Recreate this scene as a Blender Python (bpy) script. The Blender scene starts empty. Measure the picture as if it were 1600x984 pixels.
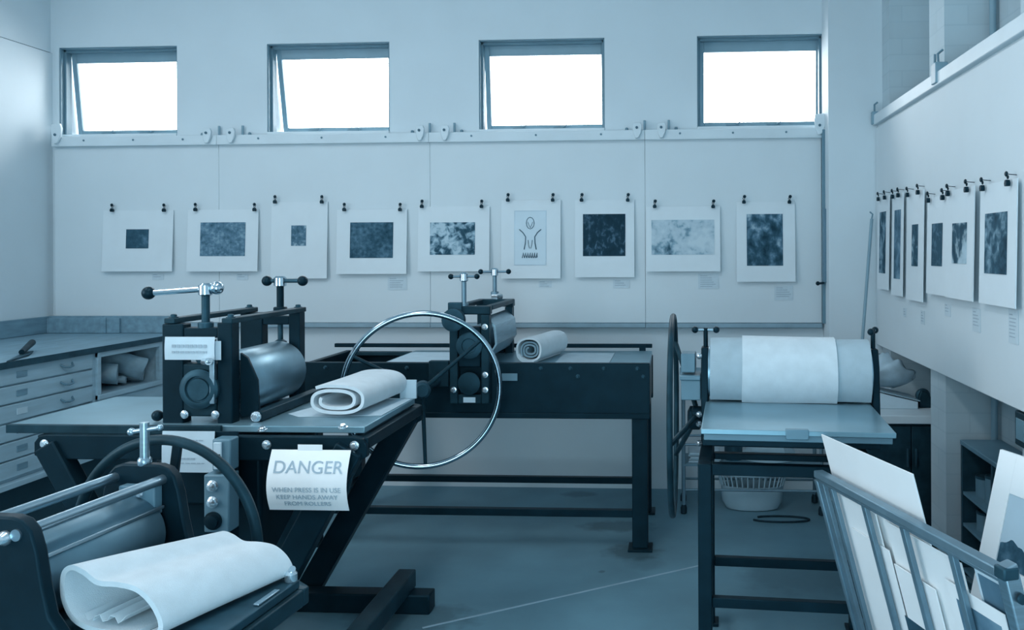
import bpy, bmesh, math, random
from mathutils import Vector, Matrix, noise
random.seed(7)
PI = math.pi
C = bpy.context.scene.collection
R = math.radians

# ------------------------------------------------------------------ camera
F, TH, RO = 1300.0, R(3.2), R(0.24)
PX, PY = 1054 - F * math.tan(TH), 392.0
EYE = 1.6
cam = bpy.data.cameras.new('camera'); cam_o = bpy.data.objects.new('camera', cam); C.objects.link(cam_o)
cam.sensor_width = 36.0; cam.lens = F / 1600 * 36
cam.shift_x = -(PX - 800) / 1600; cam.shift_y = -(492 - PY) / 1600
cam.clip_start = 0.05
cam_o.matrix_world = (Matrix.Translation((0, 0, EYE)) @ Matrix.Rotation(TH, 4, 'Z') @ Matrix.Rotation(PI / 2, 4, 'X') @ Matrix.Rotation(-RO, 4, 'Z'))
bpy.context.scene.camera = cam_o


def at(x, y, X=None, Y=None, Z=None):
    """the place in the room seen at photo pixel (x, y) on the plane X=, Y= or Z="""
    u, v = (x - PX) / F, -(y - PY) / F
    c, s = math.cos(RO), math.sin(RO)
    u, v = u * c + v * s, -u * s + v * c
    d = Vector((math.cos(TH) * u - math.sin(TH), math.sin(TH) * u + math.cos(TH), v))
    t = X / d.x if X is not None else (Y / d.y if Y is not None else (Z - EYE) / d.z)
    return Vector((0, 0, EYE)) + d * t


# ------------------------------------------------------------------ materials
def lin(h):
    f = lambda c: c / 12.92 if c <= 0.04045 else ((c + 0.055) / 1.055) ** 2.4
    return tuple(f(int(h[i:i + 2], 16) / 255) for i in (0, 2, 4)) + (1,)


def mat(name, col, rough=0.6, metal=0.0, var=0.12, scale=6.0, bump=0.0, bscale=60.0, spec=0.5, stretch=None, sheen=0):
    """base colour mottled by noise, with an optional fine bump"""
    m = bpy.data.materials.new(name); m.use_nodes = True
    nt = m.node_tree; b = nt.nodes['Principled BSDF']
    b.inputs['Roughness'].default_value = rough; b.inputs['Metallic'].default_value = metal
    b.inputs['Specular IOR Level'].default_value = spec
    if max(lin(col)[:3] if isinstance(col, str) else col) < .12: b.inputs['Specular Tint'].default_value = (.30, .62, .82, 1)   # bluish specular tint for dark colours
    if sheen: b.inputs['Sheen Weight'].default_value = sheen
    tc = nt.nodes.new('ShaderNodeTexCoord'); n = nt.nodes.new('ShaderNodeTexNoise')
    n.inputs['Scale'].default_value = scale; n.inputs['Detail'].default_value = 5
    if stretch:
        mp = nt.nodes.new('ShaderNodeMapping'); mp.inputs['Scale'].default_value = stretch
        nt.links.new(tc.outputs['Object'], mp.inputs[0]); nt.links.new(mp.outputs[0], n.inputs['Vector'])
    else:
        nt.links.new(tc.outputs['Object'], n.inputs['Vector'])
    cr = nt.nodes.new('ShaderNodeValToRGB')
    c = lin(col) if isinstance(col, str) else tuple(col) + (1,)
    cr.color_ramp.elements[0].position = 0.3; cr.color_ramp.elements[1].position = 0.7
    cr.color_ramp.elements[0].color = tuple(max(0, k * (1 - var)) for k in c[:3]) + (1,)
    cr.color_ramp.elements[1].color = tuple(min(1, k * (1 + var)) for k in c[:3]) + (1,)
    nt.links.new(n.outputs['Fac'], cr.inputs[0]); nt.links.new(cr.outputs[0], b.inputs['Base Color'])
    if bump:
        n2 = nt.nodes.new('ShaderNodeTexNoise'); n2.inputs['Scale'].default_value = bscale; n2.inputs['Detail'].default_value = 3
        nt.links.new(tc.outputs['Object'], n2.inputs['Vector'])
        bp = nt.nodes.new('ShaderNodeBump'); bp.inputs['Strength'].default_value = bump; bp.inputs['Distance'].default_value = 0.01
        nt.links.new(n2.outputs['Fac'], bp.inputs['Height']); nt.links.new(bp.outputs[0], b.inputs['Normal'])
    return m


def block_mat(name, col, axis):
    """painted concrete block: courses and joints from a brick texture"""
    m = mat(name, col, 0.8, var=0.06, scale=3)
    nt = m.node_tree; b = nt.nodes['Principled BSDF']
    tc = nt.nodes.new('ShaderNodeTexCoord'); sp = nt.nodes.new('ShaderNodeSeparateXYZ'); cb = nt.nodes.new('ShaderNodeCombineXYZ')
    nt.links.new(tc.outputs['Object'], sp.inputs[0])
    ad = nt.nodes.new('ShaderNodeMath'); ad.operation = 'ADD'
    nt.links.new(sp.outputs['X'], ad.inputs[0]); nt.links.new(sp.outputs['Y'], ad.inputs[1])
    nt.links.new(ad.outputs[0], cb.inputs[0]); nt.links.new(sp.outputs['Z'], cb.inputs[1])
    bk = nt.nodes.new('ShaderNodeTexBrick'); bk.inputs['Scale'].default_value = 1.0
    bk.inputs['Brick Width'].default_value = 0.4; bk.inputs['Row Height'].default_value = 0.1
    bk.inputs['Mortar Size'].default_value = 0.006; bk.inputs['Mortar Smooth'].default_value = 0.6
    bk.inputs['Color1'].default_value = (1, 1, 1, 1); bk.inputs['Color2'].default_value = (.95, .95, .95, 1); bk.inputs['Mortar'].default_value = (.90, .92, .93, 1)
    nt.links.new(cb.outputs[0], bk.inputs['Vector'])
    mx = nt.nodes.new('ShaderNodeMix'); mx.data_type = 'RGBA'; mx.blend_type = 'MULTIPLY'; mx.inputs[0].default_value = 1
    src = b.inputs['Base Color'].links[0].from_socket
    nt.links.new(src, mx.inputs[6]); nt.links.new(bk.outputs['Color'], mx.inputs[7]); nt.links.new(mx.outputs[2], b.inputs['Base Color'])
    return m


def art_mat(name, stops, scale=30, seed=0, detail=6, dist=0.0, stretch=(1, 1, 1)):
    """inked print: noise through a few tones"""
    m = bpy.data.materials.new(name); m.use_nodes = True
    nt = m.node_tree; b = nt.nodes['Principled BSDF']; b.inputs['Roughness'].default_value = 0.85; b.inputs['Specular IOR Level'].default_value = 0.2
    tc = nt.nodes.new('ShaderNodeTexCoord'); mp = nt.nodes.new('ShaderNodeMapping')
    mp.inputs['Location'].default_value = (seed * 3.7, seed * 1.3, seed * 2.1); mp.inputs['Scale'].default_value = stretch
    n = nt.nodes.new('ShaderNodeTexNoise'); n.inputs['Scale'].default_value = scale; n.inputs['Detail'].default_value = detail; n.inputs['Distortion'].default_value = dist
    cr = nt.nodes.new('ShaderNodeValToRGB')
    n2 = nt.nodes.new('ShaderNodeTexNoise'); n2.inputs['Scale'].default_value = scale * .22; n2.inputs['Detail'].default_value = 3
    nt.links.new(mp.outputs[0], n2.inputs['Vector']); mxf = nt.nodes.new('ShaderNodeMix'); mxf.inputs[0].default_value = .38
    nt.links.new(n.outputs['Fac'], mxf.inputs[2]); nt.links.new(n2.outputs['Fac'], mxf.inputs[3])
    while len(cr.color_ramp.elements) < len(stops): cr.color_ramp.elements.new(0.5)
    for e, (p, h) in zip(cr.color_ramp.elements, stops): e.position = p; e.color = lin(h)
    nt.links.new(tc.outputs['Object'], mp.inputs[0]); nt.links.new(mp.outputs[0], n.inputs['Vector'])
    nt.links.new(mxf.outputs[0], cr.inputs[0]); nt.links.new(cr.outputs[0], b.inputs['Base Color'])
    return m


def glass_mat():
    m = bpy.data.materials.new('window_glass'); m.use_nodes = True
    nt = m.node_tree; nt.nodes.clear()
    o = nt.nodes.new('ShaderNodeOutputMaterial'); t = nt.nodes.new('ShaderNodeBsdfTransparent'); g = nt.nodes.new('ShaderNodeBsdfGlossy')
    g.inputs['Roughness'].default_value = 0.02; t.inputs['Color'].default_value = (.95, .97, .98, 1)
    fr = nt.nodes.new('ShaderNodeFresnel'); fr.inputs['IOR'].default_value = 1.45
    mx = nt.nodes.new('ShaderNodeMixShader')
    nt.links.new(fr.outputs[0], mx.inputs[0]); nt.links.new(t.outputs[0], mx.inputs[1]); nt.links.new(g.outputs[0], mx.inputs[2]); nt.links.new(mx.outputs[0], o.inputs[0])
    return m


WALL = (.635, .735, .79)
M = dict(
    wall=mat('wall_paint', WALL, 0.75, var=0.025, scale=2.5, bump=0.05, bscale=250),
    ceil=mat('ceiling_paint', (.6, .74, .82), 0.9, var=0.03),
    board=mat('tack_board_paint', (.645, .74, .79), 0.7, var=0.02, scale=3),
    trim=mat('painted_trim', (.65, .755, .81), 0.55, var=0.03),
    frame=mat('window_frame_paint', (.13, .25, .32), 0.5, var=0.05),
    sash=mat('window_sash_paint', (.22, .36, .44), 0.5, var=0.05),
    floor=mat('concrete_floor', (.135, .27, .34), 0.5, var=0.16, scale=1.9, bump=0.05, bscale=40, spec=0.3),
    block=block_mat('painted_block', (.50, .62, .68), 'x'),
    rubber=mat('black_rubber', (.010, .022, .030), 0.6),
    black=mat('black_painted_steel', (.005, .018, .027), 0.42, var=0.25, scale=9, spec=0.22),
    black2=mat('worn_black_steel', (.012, .036, .050), 0.45, var=0.35, scale=12, spec=0.3),
    iron=mat('dark_iron', (.024, .065, .090), 0.45, metal=0.2, var=0.3, scale=14),
    steel=mat('ground_steel', (.36, .50, .58), 0.3, metal=0.9, var=0.12, scale=8, stretch=(1, 1, 12)),
    roller=mat('roller_steel', (.26, .42, .51), 0.36, metal=0.75, var=0.12, scale=10),
    plate=mat('bed_plate', (.20, .36, .44), 0.3, metal=0.4, var=0.12, scale=4),
    wheelchrome=mat('aged_chrome', (.36, .47, .54), 0.13, metal=1.0, var=0.05),
    chrome=mat('chrome', (.55, .66, .73), 0.13, metal=1.0, var=0.03),
    bolt=mat('zinc_bolt', (.7, .8, .86), 0.22, metal=0.85, var=0.05),
    felt=mat('white_felt', (.64, .735, .79), 0.95, var=0.05, scale=18, bump=0.25, bscale=400, spec=0.15, sheen=0.15),
    felt2=mat('grey_felt', (.42, .535, .60), 0.95, var=0.05, scale=18, bump=0.25, bscale=400, spec=0.15),
    felt3=mat('pressed_felt_edge', (.22, .34, .41), 0.95, var=0.1, scale=30, spec=0.1),
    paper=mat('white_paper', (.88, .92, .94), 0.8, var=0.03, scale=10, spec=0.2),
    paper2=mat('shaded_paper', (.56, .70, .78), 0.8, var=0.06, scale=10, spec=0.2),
    matb=mat('mat_board', (.70, .79, .84), 0.8, var=0.02, scale=8, spec=0.2),
    card=mat('caption_card', (.56, .67, .735), 0.8, var=0.04, scale=40, spec=0.2),
    ink=mat('faded_ink', (.36, .47, .55), 0.8, var=0.1),
    ink2=mat('dark_ink', (.07, .15, .20), 0.8, var=0.2),
    wood=mat('drawer_wood', (.37, .53, .62), 0.5, var=0.12, scale=5, stretch=(6, 0.6, 6)),
    wood2=mat('counter_wood', (.17, .30, .38), 0.45, var=0.18, scale=5, stretch=(5, 1, 5)),
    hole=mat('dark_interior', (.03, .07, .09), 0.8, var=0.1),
    wrap=mat('rolled_kraft', (.30, .44, .52), 0.8, var=0.25, scale=14),
    rack=mat('rack_metal', (.17, .28, .35), 0.35, metal=0.5, var=0.12, scale=12),
    white=mat('white_board', (.88, .92, .94), 0.55, var=0.02, spec=0.4),
    plastic=mat('white_plastic', (.34, .49, .57), 0.5, var=0.05),
    bag=mat('cloudy_plastic_bag', (.38, .51, .59), 0.3, var=0.2, scale=12, spec=0.6),
    clip=mat('black_clip', (.005, .018, .027), 0.35, var=0.1, spec=.3),
    glass=glass_mat(),
    greybox=mat('grey_enclosure', (.12, .24, .31), 0.45, var=0.08),
)


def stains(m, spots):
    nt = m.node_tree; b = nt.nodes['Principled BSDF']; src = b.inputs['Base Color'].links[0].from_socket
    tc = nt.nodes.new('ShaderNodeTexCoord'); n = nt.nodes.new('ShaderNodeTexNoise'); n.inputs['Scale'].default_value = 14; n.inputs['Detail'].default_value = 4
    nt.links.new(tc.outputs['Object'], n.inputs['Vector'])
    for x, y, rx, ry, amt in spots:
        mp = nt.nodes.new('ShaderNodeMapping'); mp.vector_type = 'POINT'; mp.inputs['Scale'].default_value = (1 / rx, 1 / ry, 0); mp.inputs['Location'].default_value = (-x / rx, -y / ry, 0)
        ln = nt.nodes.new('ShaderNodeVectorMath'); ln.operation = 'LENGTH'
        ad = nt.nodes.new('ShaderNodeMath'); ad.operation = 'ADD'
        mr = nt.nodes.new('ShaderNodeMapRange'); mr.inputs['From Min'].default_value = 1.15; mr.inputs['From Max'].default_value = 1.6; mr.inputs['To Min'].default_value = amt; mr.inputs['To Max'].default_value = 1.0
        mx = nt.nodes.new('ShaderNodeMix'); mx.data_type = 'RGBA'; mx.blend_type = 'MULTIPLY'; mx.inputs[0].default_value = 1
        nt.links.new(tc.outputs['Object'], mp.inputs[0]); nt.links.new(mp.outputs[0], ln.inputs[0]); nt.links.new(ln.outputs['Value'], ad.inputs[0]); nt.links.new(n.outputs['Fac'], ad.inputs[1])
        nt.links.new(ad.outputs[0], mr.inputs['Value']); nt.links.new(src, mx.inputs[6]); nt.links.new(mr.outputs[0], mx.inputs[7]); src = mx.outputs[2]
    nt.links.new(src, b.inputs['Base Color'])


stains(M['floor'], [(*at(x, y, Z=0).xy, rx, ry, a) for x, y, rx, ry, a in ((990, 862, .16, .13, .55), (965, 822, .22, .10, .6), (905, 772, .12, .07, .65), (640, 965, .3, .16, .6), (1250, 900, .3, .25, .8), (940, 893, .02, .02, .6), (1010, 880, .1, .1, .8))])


# ------------------------------------------------------------------ mesh builder
class MB:
    def __init__(s): s.bm = bmesh.new()

    def _face(s, vs):
        try: return s.bm.faces.new(vs)
        except ValueError: return None

    def box(s, a, b):
        x0, y0, z0 = (min(a[i], b[i]) for i in range(3)); x1, y1, z1 = (max(a[i], b[i]) for i in range(3))
        v = [s.bm.verts.new(p) for p in ((x0, y0, z0), (x1, y0, z0), (x1, y1, z0), (x0, y1, z0), (x0, y0, z1), (x1, y0, z1), (x1, y1, z1), (x0, y1, z1))]
        for f in ((0, 3, 2, 1), (4, 5, 6, 7), (0, 1, 5, 4), (1, 2, 6, 5), (2, 3, 7, 6), (3, 0, 4, 7)): s._face([v[i] for i in f])
        return s

    def bar(s, p, q, w, h, up=(0, 0, 1)):
        """square bar from p to q, w across, h along up"""
        p, q = Vector(p), Vector(q); d = (q - p).normalized(); a = d.cross(Vector(up))
        if a.length < 1e-4: a = d.cross(Vector((0, 1, 0)))
        a.normalize(); b = a.cross(d).normalized()
        r = []
        for c in (p, q): r.append([s.bm.verts.new(c + a * i * w / 2 + b * j * h / 2) for i, j in ((-1, -1), (1, -1), (1, 1), (-1, 1))])
        s._face(r[0]); s._face(r[1][::-1])
        for i in range(4): s._face([r[0][i], r[1][i], r[1][(i + 1) % 4], r[0][(i + 1) % 4]][::-1])
        return s

    def rings(s, rings, cap=True, closed=False):
        V = [[s.bm.verts.new(p) for p in r] for r in rings]; n = len(V[0])
        m = len(V)
        for k in range(m if closed else m - 1):
            A, B = V[k], V[(k + 1) % m]
            for i in range(n): s._face([A[i], A[(i + 1) % n], B[(i + 1) % n], B[i]])
        if cap and not closed: s._face(V[0][::-1]); s._face(V[-1])
        return s

    def tube(s, p, q, r, r2=None, n=16, cap=True):
        p, q = Vector(p), Vector(q); d = (q - p).normalized()
        a = d.orthogonal().normalized(); b = d.cross(a); r2 = r if r2 is None else r2
        return s.rings([[c + (a * math.cos(t) + b * math.sin(t)) * rr for t in [2 * PI * i / n for i in range(n)]] for c, rr in ((p, r), (q, r2))], cap)

    def lathe(s, prof, o=(0, 0, 0), d=(0, 0, 1), n=24):
        o, d = Vector(o), Vector(d).normalized(); a = d.orthogonal().normalized(); b = d.cross(a)
        return s.rings([[o + d * h + (a * math.cos(t) + b * math.sin(t)) * max(r, 1e-4) for t in [2 * PI * i / n for i in range(n)]] for r, h in prof])

    def ball(s, c, r, n=16):
        return s.lathe([(r * math.sin(PI * i / 10), -r * math.cos(PI * i / 10)) for i in range(11)], c, (0, 0, 1), n)

    def path(s, pts, r, n=10, closed=False):
        pts = [Vector(p) for p in pts]; m = len(pts); rings = []
        prev = None
        for i, p in enumerate(pts):
            if closed: d = pts[(i + 1) % m] - pts[i - 1]
            else: d = pts[min(i + 1, m - 1)] - pts[max(i - 1, 0)]
            d.normalize()
            a = d.orthogonal().normalized() if prev is None else (prev - d * prev.dot(d)).normalized()
            prev = a; b = d.cross(a)
            rings.append([p + (a * math.cos(t) + b * math.sin(t)) * r for t in [2 * PI * j / n for j in range(n)]])
        return s.rings(rings, not closed, closed)

    def ring(s, c, axis, R_, r, n=64, k=12):
        c, axis = Vector(c), Vector(axis).normalized(); a = axis.orthogonal().normalized(); b = axis.cross(a)
        return s.path([c + (a * math.cos(t) + b * math.sin(t)) * R_ for t in [2 * PI * i / n for i in range(n)]], r, k, True)

    def prism(s, poly, vec):
        """polygon (list of 3-D points) extruded along vec"""
        vec = Vector(vec); A = [s.bm.verts.new(p) for p in poly]; B = [s.bm.verts.new(Vector(p) + vec) for p in poly]
        n = len(A); s._face(A[::-1]); s._face(B)
        for i in range(n): s._face([A[i], A[(i + 1) % n], B[(i + 1) % n], B[i]])
        return s

    def sheet(s, line, vec, t, steps=1, wob=0.0):
        """2-D line (x,z) of a felt/paper sheet with thickness t, swept along vec; line points are 3-D"""
        line = [Vector(p) for p in line]; vec = Vector(vec); ax = vec.normalized(); n = len(line)
        off = []
        for i in range(n):
            d = (line[min(i + 1, n - 1)] - line[max(i - 1, 0)]).normalized(); off.append(d.cross(ax).normalized() * t / 2)
        rings = []
        for k in range(steps + 1):
            q = vec * (k / steps)
            ww = [Vector((noise.noise(line[i] * 4 + q * 3), 0, noise.noise(line[i] * 4 + q * 3 + Vector((9, 9, 9))))) * wob for i in range(n)]
            rings.append([line[i] + off[i] + q + ww[i] for i in range(n)] + [line[i] - off[i] + q + ww[i] for i in range(n - 1, -1, -1)])
        V = [[s.bm.verts.new(p) for p in r] for r in rings]; m = 2 * n
        for k in range(steps):
            for i in range(m): s._face([V[k][i], V[k][(i + 1) % m], V[k + 1][(i + 1) % m], V[k + 1][i]])
        for r, rev in ((V[0], True), (V[-1], False)):
            for i in range(n - 1):
                f = [r[i], r[i + 1], r[m - 2 - i], r[m - 1 - i]]; s._face(f[::-1] if rev else f)
        return s

    def text(s, body, size, mtx, extrude=0.0004):
        cu = bpy.data.curves.new('lettering', 'FONT'); cu.body = body; cu.size = size; cu.align_x = 'CENTER'; cu.align_y = 'CENTER'; cu.extrude = extrude
        o = bpy.data.objects.new('lettering', cu); C.objects.link(o)
        dg = bpy.context.evaluated_depsgraph_get(); me = bpy.data.meshes.new_from_object(o.evaluated_get(dg))
        me.transform(mtx); s.bm.from_mesh(me)
        bpy.data.objects.remove(o); bpy.data.meshes.remove(me); bpy.data.curves.remove(cu)
        return s


BASE = {}          # inverse of each thing's own placement, by object name


def build(name, mb, m, parent=None, bevel=0.0, world=True, recalc=True, smooth=35):
    bm = mb.bm
    root = parent
    while root is not None and root.parent is not None: root = root.parent
    if parent is not None and world and root.name in BASE: bm.transform(BASE[root.name])
    if recalc: bmesh.ops.recalc_face_normals(bm, faces=bm.faces)
    me = bpy.data.meshes.new(name); bm.to_mesh(me); bm.free()
    for p in me.polygons: p.use_smooth = True
    me.set_sharp_from_angle(angle=R(smooth))
    me.materials.append(M[m] if isinstance(m, str) else m)
    o = bpy.data.objects.new(name, me); C.objects.link(o)
    if parent is not None: o.parent = parent
    if bevel:
        b = o.modifiers.new('edge', 'BEVEL'); b.width = bevel; b.segments = 2; b.limit_method = 'ANGLE'; b.angle_limit = R(40)
    return o


def thing(name, label, cat, loc=(0, 0, 0), rz=0.0, group=None):
    o = bpy.data.objects.new(name, None); C.objects.link(o); o.empty_display_size = 0.05
    o.location = loc; o.rotation_euler = (0, 0, rz)
    o['label'] = label; o['category'] = cat
    if group: o['group'] = group
    BASE[o.name] = (Matrix.Translation(loc) @ Matrix.Rotation(rz, 4, 'Z')).inverted()
    return o


def tag(o, label, cat, group=None):
    """a thing that is one mesh: its origin is moved to its own base"""
    vs = [v.co for v in o.data.vertices]
    c = Vector(((min(v.x for v in vs) + max(v.x for v in vs)) / 2, (min(v.y for v in vs) + max(v.y for v in vs)) / 2, min(v.z for v in vs)))
    o.data.transform(Matrix.Translation(-c)); o.location = c
    o['label'] = label; o['category'] = cat
    if group: o['group'] = group
    return o


def struct(name, mb, m, bevel=0.0, parent=None):
    o = build(name, mb, m, parent, bevel)
    if parent is None: o['kind'] = 'structure'
    return o


# ------------------------------------------------------------------ room
YB, XL, XR, H = 5.6, -4.35, 1.28, 4.1
XREC = 1.575            # recessed block wall behind the right-hand board
YF = -1.2
WIN = [(92, 73, 277, 210), (417, 70, 609, 208), (748, 64, 945, 206), (1089, 56, 1287, 201)]
WX = []
for a, b, c, d in WIN: WX.append((at(a, b, Y=YB).x, at(c, d, Y=YB).x))
WZ0, WZ1 = 2.425, 3.04
WT = 0.24
struct('floor', MB().box((XL - .3, YF - .3, -.1), (2.1, YB + .3, 0)), 'floor')
struct('ceiling', MB().box((XL - .3, YF - .3, H), (2.1, YB + .3, H + .1)), 'ceil')
w = MB().box((XL - .3, YB, 0), (2.1, YB + WT, WZ0)).box((XL - .3, YB, WZ1), (2.1, YB + WT, H))
xs = [XL - .3] + [v for p in WX for v in p] + [2.1]
for i in range(0, len(xs), 2): w.box((xs[i], YB, WZ0), (xs[i + 1], YB + WT, WZ1))
struct('wall_back', w, 'wall')
# left wall: the lower lining stands 2 cm proud of the wall above it
struct('wall_left', MB().box((XL - .3, YF, 0), (XL, YB, 3.0)).box((XL - .3, YF, 3.008), (XL - .012, YB, H)).box((XL - .3, YF, 2.99), (XL - .03, YB, 3.02)), 'wall')
struct('wall_front', MB().box((XL - .3, YF - .2, 0), (2.1, YF, H)), 'wall')
w = MB().box((XREC, YF, 0), (2.0, YB, H))
FINS = [(5.20, 5.62), (4.16, 4.40), (3.0, 3.26), (1.95, 2.2), (.9, 1.15)]
XFIN = XR + .045
for a, b in FINS: w.box((XFIN, a, 0), (XREC + .02, b, H))
struct('wall_right', w, 'block')
struct('trim_1', MB().box((.985, 5.38, 0), (XFIN + .01, YB + .01, H)), 'wall')          # pier at the end of the back wall
struct('baseboard_right', MB().box((XFIN - .006, 4.152, 0), (XREC, 4.161, .085)).box((XFIN - .007, 4.152, 0), (XFIN + .001, 4.405, .085)).box((XREC - .008, 3.26, 0), (XREC, 4.16, .085)), 'rubber')
# control joint in the concrete
p, q = at(660, 981, Z=0), at(1100, 882, Z=0)
struct('trim_2', MB().bar(p + Vector((0, 0, .0008)), q + Vector((0, 0, .0008)), .012, .002), mat('joint_filler', (.30, .43, .52), 0.7))

# windows: fixed frame, top-hung sash pushed out at the bottom, pane, stay, latch
for i, (x0, x1) in enumerate(WX):
    yf0, yf1 = YB + .04, YB + .095
    t = .022
    fr = MB().box((x0, yf0, WZ0), (x0 + t, yf1, WZ1)).box((x1 - t, yf0, WZ0), (x1, yf1, WZ1)).box((x0, yf0, WZ1 - t), (x1, yf1, WZ1)).box((x0, yf0, WZ0), (x1, yf1, WZ0 + .012))
    fr.box((x0, YB + .006, WZ0), (x0 + .008, yf0, WZ1)).box((x1 - .008, YB + .006, WZ0), (x1, yf0, WZ1)).box((x0, YB + .006, WZ1 - .008), (x1, yf0, WZ1))
    wf = struct('window_%d' % (i + 1), fr, 'frame', 0.002)
    ang = R((7, 11, 7, 3)[i])
    mt = Matrix.Translation((0, yf1 + .002, WZ1 - t + .006)) @ Matrix.Rotation(ang, 4, 'X')
    sx0, sx1, sz = x0 + t - .006, x1 - t + .012, -(WZ1 - WZ0 - t - .012)
    sb = MB(); f = .042
    sb.box((sx0, 0, sz), (sx0 + f * .8, .035, 0)).box((sx1 - f * .5, 0, sz), (sx1, .035, 0)).box((sx0 + f * .8, .001, -f * 1.7), (sx1 - f * .5, .034, 0)).box((sx0 + f * .8, .001, sz), (sx1 - f * .5, .034, sz + f * .8))
    sb.bm.transform(mt); sash = build('sash', sb, 'sash', wf, 0.003)
    pb = MB().box((sx0 + f * .7, .014, sz + f * .7), (sx1 - f * .4, .018, -f * 1.6)); pb.bm.transform(mt); build('pane', pb, 'glass', sash)
    for k, fx in enumerate((.28, .62)):
        lb = MB(); xx = sx0 + (sx1 - sx0) * fx
        lb.box((xx - .045, -.02, sz + .004), (xx + .045, 0, sz + .016)).tube((xx + .02, -.012, sz + .012), (xx + .05, -.03, sz + .03), .006, n=8)
        lb.bm.transform(mt); build('latch', lb, 'frame', wf)
    build('sill', MB().box((x0 + .002, YB - .012, WZ0 - .02), (x1 - .002, yf0 + .02, WZ0 + .006)), 'trim', wf, 0.003)

# ------------------------------------------------------------------ back wall tack boards
YBD = YB - .045                      # front face of the boards
SEAM = [XL + .045] + [at(x, 300, Y=YBD).x for x in (342, 672, 1008)] + [.970]
WHERE = ['left-hand tack board beside the wall corner, holding three mounted prints', 'white tack board holding two mounted prints, under the second window', 'white tack board holding three mounted prints, under the third window', 'white tack board ending at the pier, under the fourth window']
for i in range(4):
    a, b = SEAM[i] + .0006, SEAM[i + 1] - .0006
    t = thing('tack_board', WHERE[i], 'display board', ((a + b) / 2, YBD, 1.13))
    build('panel', MB().box((a, YBD, 1.12), (b, YB - .003, 2.345)), 'board', t, 0.003)
    build('top_rail', MB().box((a, YBD - .03, 2.345), (b, YB - .003, 2.405)).box((a, YBD - .03, 2.338), (b, YBD - .012, 2.35)), 'trim', t, 0.004)
    build('bottom_ledge', MB().box((a, YBD - .012, 1.088), (b, YB - .003, 1.118)), mat('ledge_paint', (.25, .38, .46), .5), t, 0.003)
    sc = MB()
    for k in range(3): sc.lathe([(.007, 0), (.007, .003), (.004, .005)], (a + (b - a) * (.2 + .3 * k), YBD - .031, 2.378), (0, -1, 0), 10)
    build('rail_screw', sc, 'greybox', t)


def bracket(px, label, kind):
    c = at(px, 205, Y=YBD - .035); x, z = c.x, 2.405
    t = thing('rail_bracket', label, 'bracket', (x, YBD - .03, z), 0)
    b = MB()
    prof = [(-.025, .04), (.02, .045), (.03, .02), (.024, -.02), (.008, -.055), (-.012, -.06), (-.024, -.03), (-.03, .01)]
    if kind == 'end': prof = [(x_ * 1.25, z_ * 1.35 + .03) for x_, z_ in prof]
    b.prism([(x + u, YBD - .032, z + v) for u, v in prof], (0, -.022, 0)); build('plate', b, 'trim', t, 0.004)
    s = MB().lathe([(.009, 0), (.009, .006), (.005, .009)], (x - .004, YBD - .053, z + .012), (0, -1, 0), 10); build('screw', s, 'ink2', t)
    if kind != 'end':
        build('peg', MB().tube((x + .045, YB - .02, 2.4055), (x + .045, YB - .02, 2.475), .008, n=8), 'sash', t)
        build('cord_knob', MB().lathe([(.003, 0), (.012, .004), (.010, .02), (.003, .024)], (x - .075 if kind == 'l' else x + .095, YB - .02, 2.4055), (0, 0, 1), 10), 'frame', t)


for px, lb, k in ((325, 'white rail bracket between first and second window, nearer the first', 'l'), (362, 'white rail bracket between first and second window, nearer the second', 'r'),
                  (657, 'white rail bracket between second and third window, nearer the second', 'l'), (696, 'white rail bracket between second and third window, nearer the third', 'r'),
                  (996, 'white rail bracket between third and fourth window, nearer the third', 'l'), (1034, 'white rail bracket between third and fourth window, nearer the fourth', 'r'),
                  (90, 'rounded white end bracket in the left corner of the back wall', 'end'), (1281, 'white end bracket below the corner of the fourth window', 'end')):
    bracket(px, lb, k)

# dark bar at the end of the boards, with a lever
t = thing('operating_rod', 'dark vertical rod with lever at the end of the boards', 'rod', (.99, 5.5, 1.1))
x = at(1289, 300, Y=5.52).x - .006
build('rod', MB().box((x - .014, 5.50, 1.12), (x + .012, 5.53, 2.39)), 'frame', t, 0.003)
build('sleeve', MB().box((x - .016, 5.47, 1.39), (x + .018, 5.50, 1.87)), mat('sleeve_paint', (.11, .21, .28), .5), t, 0.004)
build('lever', MB().tube((x - .012, 5.49, 1.385), (x - .05, 5.45, 1.385), .008).ball((x - .055, 5.447, 1.385), .014), 'clip', t)

# ------------------------------------------------------------------ mounted prints on the back wall
INK = {1: '1d3c4c', 2: '35596b', 3: '5d8095', 4: '86a6b7', 5: 'a9c2ce'}
ARTS = [
    art_mat('ink_small_dark', [(.3, INK[1]), (.55, INK[2]), (.7, INK[3])], 22, 1),
    art_mat('ink_grey_field', [(.3, INK[2]), (.5, INK[3]), (.66, INK[4])], 45, 2),
    art_mat('ink_small_grey', [(.35, INK[2]), (.5, INK[3]), (.62, INK[5])], 40, 3),
    art_mat('ink_even_tone', [(.3, INK[1]), (.48, INK[2]), (.7, INK[3])], 38, 4, 8),
    art_mat('ink_high_contrast', [(.36, INK[1]), (.46, INK[2]), (.53, INK[4]), (.6, 'b4ccd8')], 24, 5, 6, .5),
    None,
    art_mat('ink_dense_black', [(.34, '153340'), (.52, INK[1]), (.68, INK[3])], 40, 7, 8, .5, (1, 1, .6)),
    art_mat('ink_sparse', [(.34, INK[2]), (.43, INK[4]), (.48, 'b0c6d2'), (.6, 'c4d6df')], 17, 8, 8, .2),
    art_mat('ink_trees', [(.36, '1b3a49'), (.47, INK[2]), (.55, INK[3]), (.63, INK[5])], 22, 9, 8, .1, (1, 1, .75)),
]
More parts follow.
